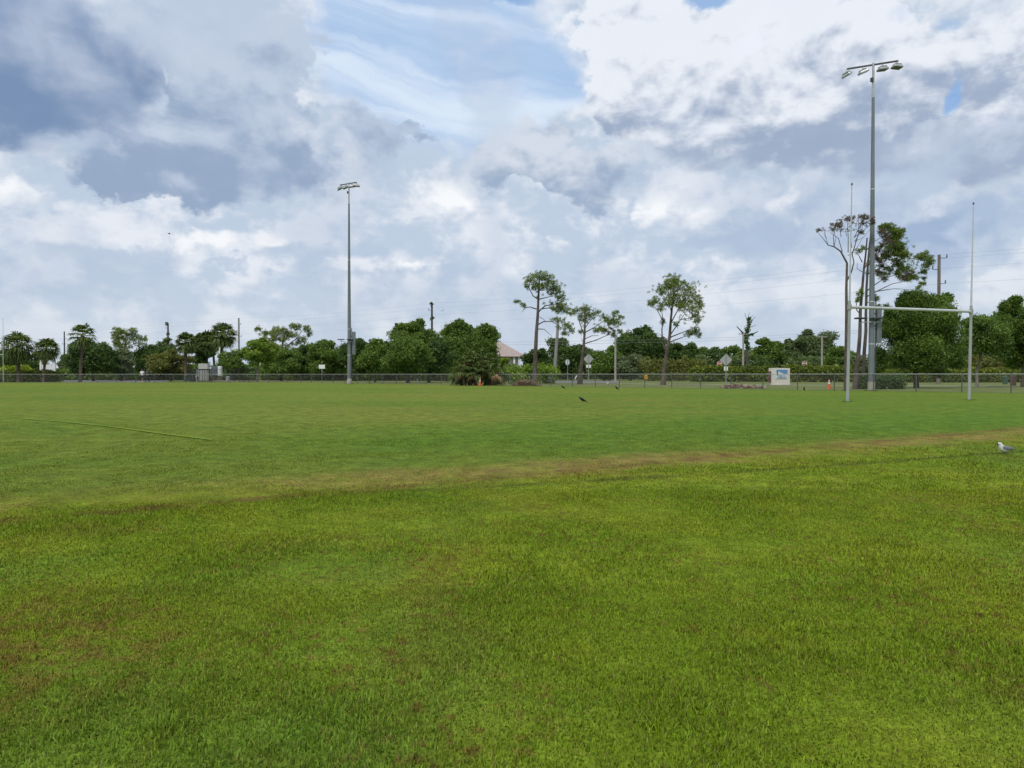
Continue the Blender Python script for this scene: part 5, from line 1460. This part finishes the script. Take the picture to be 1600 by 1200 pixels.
# ================================================================== CAR
p = at(95, 592.4); mpp = p.y / FPX
t = thing('parked_car', p, 'black car parked at the wood edge, half hidden by the left hedge', 'car')
paint = bsdf_mat('black_car_paint', (0.015, 0.016, 0.018), (0.012, 0.013, 0.015), .25, 2, spec=.6)
prof = [(-2.2, .35), (-2.25, .75), (-1.95, .95), (-1.45, 1.02), (-.85, 1.45), (.55, 1.48), (1.25, 1.05), (1.95, .92), (2.25, .72), (2.25, .35)]
MB().slab(prof, -.86, .86).build('body', paint, t)
MB().slab([(-1.25, 1.04), (-.80, 1.38), (.50, 1.40), (1.05, 1.06)], -.875, -.862).build('side_window', glass_d, t)
for xx in (-1.4, 1.4):
    for yy in (-.78, .78):
        wq = MB().slab([(x + xx, z + .33) for x, z in ngon(18, .33, 0)], yy - .11, yy + .11).build('wheel', dgrey, t)
        MB().slab([(x + xx, z + .33) for x, z in ngon(12, .19, 0)], yy - .118, yy - .1105).build('rim', alu, wq)
for yy in (-.6, .6):
    MB().box((-2.24, yy, .72), (.06, .34, .12), 0, .01).build('headlight', sign_white, t)

# ================================================================== PEOPLE
skin = bsdf_mat('skin', (0.36, 0.22, 0.155), (0.31, 0.185, 0.13), .6, 8)
skin_d = bsdf_mat('skin_brown', (0.20, 0.115, 0.075), (0.17, 0.095, 0.062), .6, 8)
hair_m = bsdf_mat('dark_hair', (0.025, 0.02, 0.017), (0.017, 0.014, 0.012), .7, 20)
cl_white = bsdf_mat('white_cloth', (0.70, 0.70, 0.71), (0.60, 0.60, 0.62), .9, 6)
cl_black = bsdf_mat('black_cloth', (0.018, 0.018, 0.021), (0.012, 0.012, 0.014), .9, 6)
cl_grey = bsdf_mat('grey_cloth', (0.30, 0.31, 0.32), (0.25, 0.26, 0.27), .9, 6)
def person(x, y_base, h, label, yaw, phase, sk, top_m, leg_m, band=None, long_=False):
    import bmesh
    p = at(x, y_base); S = h / 1.80
    t = thing('person', p, label, 'person', 'people walking behind the fence', rz=yaw)
    s_ = phase
    V, E, Rr = [], [], []
    def add(co, r, par=None):
        V.append(Vector(co) * S); Rr.append(r * S)
        if par is not None: E.append((par, len(V) - 1))
        return len(V) - 1
    pel = add((0, 0, .96), .13)
    sp = add((0, .01, 1.14), .125, pel); ch = add((0, 0, 1.34), .15, sp); nb = add((0, .01, 1.49), .062, ch)
    hd0 = add((0, 0, 1.575), .062, nb); hd = add((0, -.015, 1.665), .092, hd0); add((0, .005, 1.745), .068, hd)
    add((0, -.125, 1.655), .012, hd)                                        # nose
    knees, ankles, elbows, sh = {}, {}, {}, {}
    for sd in (-1, 1):
        add((sd * .098, 0, 1.66), .014, hd)                                 # ear
        st = s_ * sd
        a = add((sd * .10, 0, .90), .088, pel); kn = add((sd * .105, -.10 * st - .03, .50), .060, a)
        an = add((sd * .105, -.19 * st + (.08 if st < 0 else 0), .10), .038, kn)
        add((sd * .11, -.19 * st - .15 + (.08 if st < 0 else 0), .045), .036, an)
        knees[sd], ankles[sd] = V[kn] / S, V[an] / S
        so = add((sd * .185, 0, 1.415), .062, ch); eb = add((sd * .235, .10 * st + .03, 1.15), .044, so)
        wr = add((sd * .235, .20 * st - .10, .93), .030, eb); pm = add((sd * .235, .23 * st - .12, .865), .034, wr)
        sh[sd], elbows[sd] = V[so] / S, V[eb] / S
        for k in range(4):
            L = (.075, .085, .08, .062)[k]
            f1 = add((sd * (.235 + (k - 1.5) * .002), .23 * st - .155 + k * .022, .815), .0095, pm)
            add((sd * (.228), .23 * st - .160 + k * .022, .815 - L * .75), .0085, f1)
        th = add((sd * .215, .23 * st - .175, .85), .010, pm); add((sd * .212, .23 * st - .195, .815), .009, th)
    me = bpy.data.meshes.new('body'); me.from_pydata([tuple(v) for v in V], E, [])
    bm = bmesh.new(); bm.from_mesh(me); ly = bm.verts.layers.skin.verify()
    bm.verts.ensure_lookup_table()
    for i, v in enumerate(bm.verts):
        v[ly].radius = (Rr[i], Rr[i] * (.8 if i in (pel, sp, ch) else 1.0)); v[ly].use_root = (i == pel)
    bm.to_mesh(me); bm.free()
    me.materials.append(sk)
    o_ = link('body', me, t)
    o_.modifiers.new('skin', 'SKIN').use_smooth_shade = True
    o_.modifiers.new('subdivision', 'SUBSURF').levels = 1
    o_.modifiers[-1].render_levels = 1
    def ring(z, rx, ry, cy=0.0, n_=14):
        return [Vector((math.cos(a) * rx, math.sin(a) * ry + cy, z)) * S for a in [i * 2 * math.pi / n_ for i in range(n_)]]
    mb = MB(); mb.loft([ring(.90, .175, .135), ring(1.10, .165, .13), ring(1.32, .20, .145), ring(1.42, .19, .12), ring(1.48, .10, .085)])
    for sd in (-1, 1):
        a, b = sh[sd], elbows[sd]
        e_ = a.lerp(b, .98 if long_ else .72)
        mb.tube([Vector((sd * .12, 0, 1.42)) * S, a * S, e_ * S], [.075 * S, .078 * S, .068 * S], 10)
    shirt = mb.build('shirt', top_m, t, smooth=True)
    if band:
        for z in (1.33, 1.0):
            MB().loft([ring(z - .035, .205, .15), ring(z + .035, .208, .152)]).build('stripe', band, shirt)
    mb = MB(); mb.loft([ring(.80, .17, .135), ring(.90, .178, .14), ring(.99, .168, .13)])
    for sd in (-1, 1):
        kn, an = knees[sd], ankles[sd]
        pts = [Vector((sd * .095, 0, .88)), Vector((sd * .10, 0, .88)).lerp(kn, .85)]
        rr = [.105, .095]
        if long_:
            pts = [Vector((sd * .095, 0, .88)), kn, kn.lerp(an, .9)]; rr = [.105, .082, .06]
        mb.tube([q * S for q in pts], [r * S for r in rr], 10)
    mb.build('trousers' if long_ else 'shorts', leg_m, t, smooth=True)
    for sd in (-1, 1):
        an = ankles[sd]
        MB().tube([(an + Vector((0, .05, -.035))) * S, (an + Vector((0, -.06, -.045))) * S, (an + Vector((.005 * sd, -.17, -.06))) * S], [.046 * S, .046 * S, .034 * S], 10).build('shoe', cl_black if long_ else cl_white, t, smooth=True)
    rings = [ring(1.64, .103, .10, .03), ring(1.70, .106, .108, .015), ring(1.755, .09, .09, .01), ring(1.79, .045, .045, .01)]
    MB().loft(rings).build('hair', hair_m, t, smooth=True)
person(222.3, 597.25, 1.86, 'left walker in a white top and dark shorts behind the fence', R(8), .9, skin, cl_white, cl_black)
person(230.2, 597.25, 1.92, 'right walker in black with grey bands behind the fence', R(-14), -.9, skin_d, cl_black, cl_black, band=cl_grey, long_=True)

# ================================================================== BIRDS
crow_m = bsdf_mat('crow_feathers', (0.010, 0.010, 0.012), (0.006, 0.006, 0.008), .5, 20, spec=.4)
gull_w = bsdf_mat('gull_white', (0.74, 0.74, 0.72), (0.64, 0.64, 0.63), .8, 25)
gull_g = bsdf_mat('gull_grey', (0.19, 0.20, 0.215), (0.15, 0.16, 0.175), .8, 30)
def loft_path(pts, rad, n_=14):
    """Body along a spine in the XZ plane with elliptical sections (half width, half height)."""
    mb = MB(); rings = []
    P = [Vector((a, 0, b)) for a, b in pts]
    for i, q in enumerate(P):
        tg = (P[min(i + 1, len(P) - 1)] - P[max(i - 1, 0)]).normalized()
        up = Vector((-tg.z, 0, tg.x))
        if up.z < 0: up = -up
        rings.append([q + Vector((0, 1, 0)) * rad[i][0] * math.cos(a) + up * rad[i][1] * math.sin(a) for a in [k * 2 * math.pi / n_ for k in range(n_)]])
    mb.loft(rings)
    return mb
def bird(name, loc, label, cat, S, rz, body, body_r, bill, wing, wing_r, legs, mats, group=None, tilt=0.0, tail_tip=None):
    t = thing(name, loc, label, cat, group, rz=rz)
    bm, wm, km, tm = mats
    b = loft_path([(x * S, z * S) for x, z in body], [(a * S, c * S) for a, c in body_r]).build('body', bm, t, smooth=True)
    loft_path([(x * S, z * S) for x, z in bill], [(.011 * S, .012 * S), (.008 * S, .009 * S), (.002 * S, .002 * S)], 8).build('bill', km, t, smooth=True)
    for sd in (-1, 1):
        w = loft_path([(x * S, z * S) for x, z in wing], [(a * S, c * S) for a, c in wing_r]).build('wing', wm, t, smooth=True)
        w.location = (0, sd * wing_off * S, 0)
        ex, ez = body[1]
        MB().tube([(ex * S - .004, sd * (body_r[1][0] * .80) * S, (ez + .008) * S), (ex * S - .004, sd * (body_r[1][0] * 1.04) * S, (ez + .008) * S)], .006 * S, 8).build('eye', eye_m, b)
        lx, lz = legs[0]
        mb = MB(); mb.tube([(lx * S, sd * .022 * S, lz * S), ((lx + .012) * S, sd * .022 * S, lz * .45 * S), (legs[1] * S, sd * .022 * S, .006)], [.008 * S, .005 * S, .005 * S], 6)
        for ta in (-.6, 0, .6):
            mb.tube([(legs[1] * S, sd * .022 * S, .007), ((legs[1] - .035 * math.cos(ta)) * S, sd * .022 * S + .035 * math.sin(ta) * S, .004)], [.004 * S, .003 * S], 5)
        mb.build('leg', km, t)
    if tail_tip:
        loft_path([(x * S, z * S) for x, z in tail_tip[0]], [(a * S, c * S) for a, c in tail_tip[1]], 10).build('wing_tip', tm, t, smooth=True)
    return t
eye_m = bsdf_mat('bird_eye', (0.02, 0.02, 0.02), (0.015, 0.015, 0.015), .2, 5)
wing_off = .034
CB = [(-.192, .205), (-.175, .212), (-.150, .204), (-.120, .178), (-.080, .146), (-.025, .112), (.035, .078), (.075, .056), (.110, .038), (.205, -.006)]
CR = [(.012, .012), (.026, .027), (.031, .033), (.036, .040), (.052, .056), (.056, .058), (.042, .040), (.028, .022), (.024, .010), (.034, .005)]
CBILL = [(-.186, .207), (-.212, .204), (-.238, .194)]
CW = [(-.115, .172), (-.09, .158), (-.02, .118), (.06, .068), (.155, .016)]
CWR = [(.008, .012), (.018, .036), (.020, .042), (.014, .028), (.004, .006)]
CM = (crow_m, crow_m, crow_m, crow_m)
def crow(x, y, label, S, rz):
    return bird('crow', at(x, y) + Vector((0, 0, .012)), label, 'crow', S, rz, CB, CR, CBILL, CW, CWR, ((-.035, .075), -.03), CM, group='black crows on the field')
crow(911.5, 629.2, 'largest black crow, standing mid-field with its tail down', .92, R(14))
crow(880.5, 607.5, 'small distant black crow by the fence below the round sign', 1.0, R(20))
crow(964.5, 608.9, 'small distant black crow by the fence below the thin concrete post', 1.0, R(30))
crow(1256.5, 610.0, 'small distant black crow by the fence right of the monument sign', .95, R(65))
wing_off = .040
gl = at(1571, 710.5) + Vector((0, 0, .02))
bird('gull', gl, 'grey and white gull standing on the grass near the right frame edge', 'gull', .96, R(6),
     [(-.125, .165), (-.110, .170), (-.092, .166), (-.080, .142), (-.068, .110), (-.030, .082), (.030, .074), (.085, .082), (.125, .090), (.165, .094)],
     [(.010, .010), (.026, .026), (.031, .032), (.030, .034), (.044, .050), (.055, .056), (.050, .050), (.034, .028), (.024, .012), (.030, .005)],
     [(-.120, .166), (-.142, .163), (-.165, .155)], [(-.072, .118), (-.045, .104), (.020, .094), (.085, .090), (.150, .090)],
     [(.008, .014), (.020, .036), (.024, .042), (.016, .026), (.004, .006)], ((.004, .045), -.002), (gull_w, gull_g, cl_black, cl_black),
     tail_tip=([(.115, .096), (.150, .097), (.205, .100)], [(.020, .012), (.020, .010), (.006, .003)]))

def flyer(x, y, Y, S, yaw, flap, label):
    p = world_px(x, y, Y)
    t = thing('flying_bird', p, label, 'bird', rz=yaw)
    loft_path([(-.20 * S, 0), (-.15 * S, .01 * S), (-.05 * S, 0), (.08 * S, 0), (.22 * S, 0)], [(.01 * S, .01 * S), (.03 * S, .03 * S), (.05 * S, .05 * S), (.035 * S, .03 * S), (.05 * S, .006 * S)]).build('body', crow_m, t, smooth=True)
    for sd in (-1, 1):
        a, b = flap[0 if sd < 0 else 1]
        pts = [(-.06, .03 * sd, .02), (-.09, .25 * sd, .02 + .25 * a), (-.03, .52 * sd, .02 + .25 * a + .27 * b), (.06, .50 * sd, .015 + .25 * a + .25 * b), (.09, .25 * sd, .01 + .25 * a), (.08, .03 * sd, .01)]
        v = [(q[0] * S, q[1] * S, q[2] * S) for q in pts]; v2 = [(q[0], q[1], q[2] - .014 * S) for q in v]
        MB().add(v + v2, [(0, 1, 4, 5), (1, 2, 3, 4), (11, 10, 7, 6), (10, 9, 8, 7)] + [(i, (i + 1) % 6, 6 + (i + 1) % 6, 6 + i) for i in range(6)]).build('wing', crow_m, t)
flyer(265.5, 366, 95, .95, R(35), ((.12, .05), (.15, .1)), 'distant bird gliding below the dark cloud on the left')
flyer(691, 485.5, 110, .7, R(70), ((.5, .3), (.4, .3)), 'black bird flying just right of the vine-clad mast')
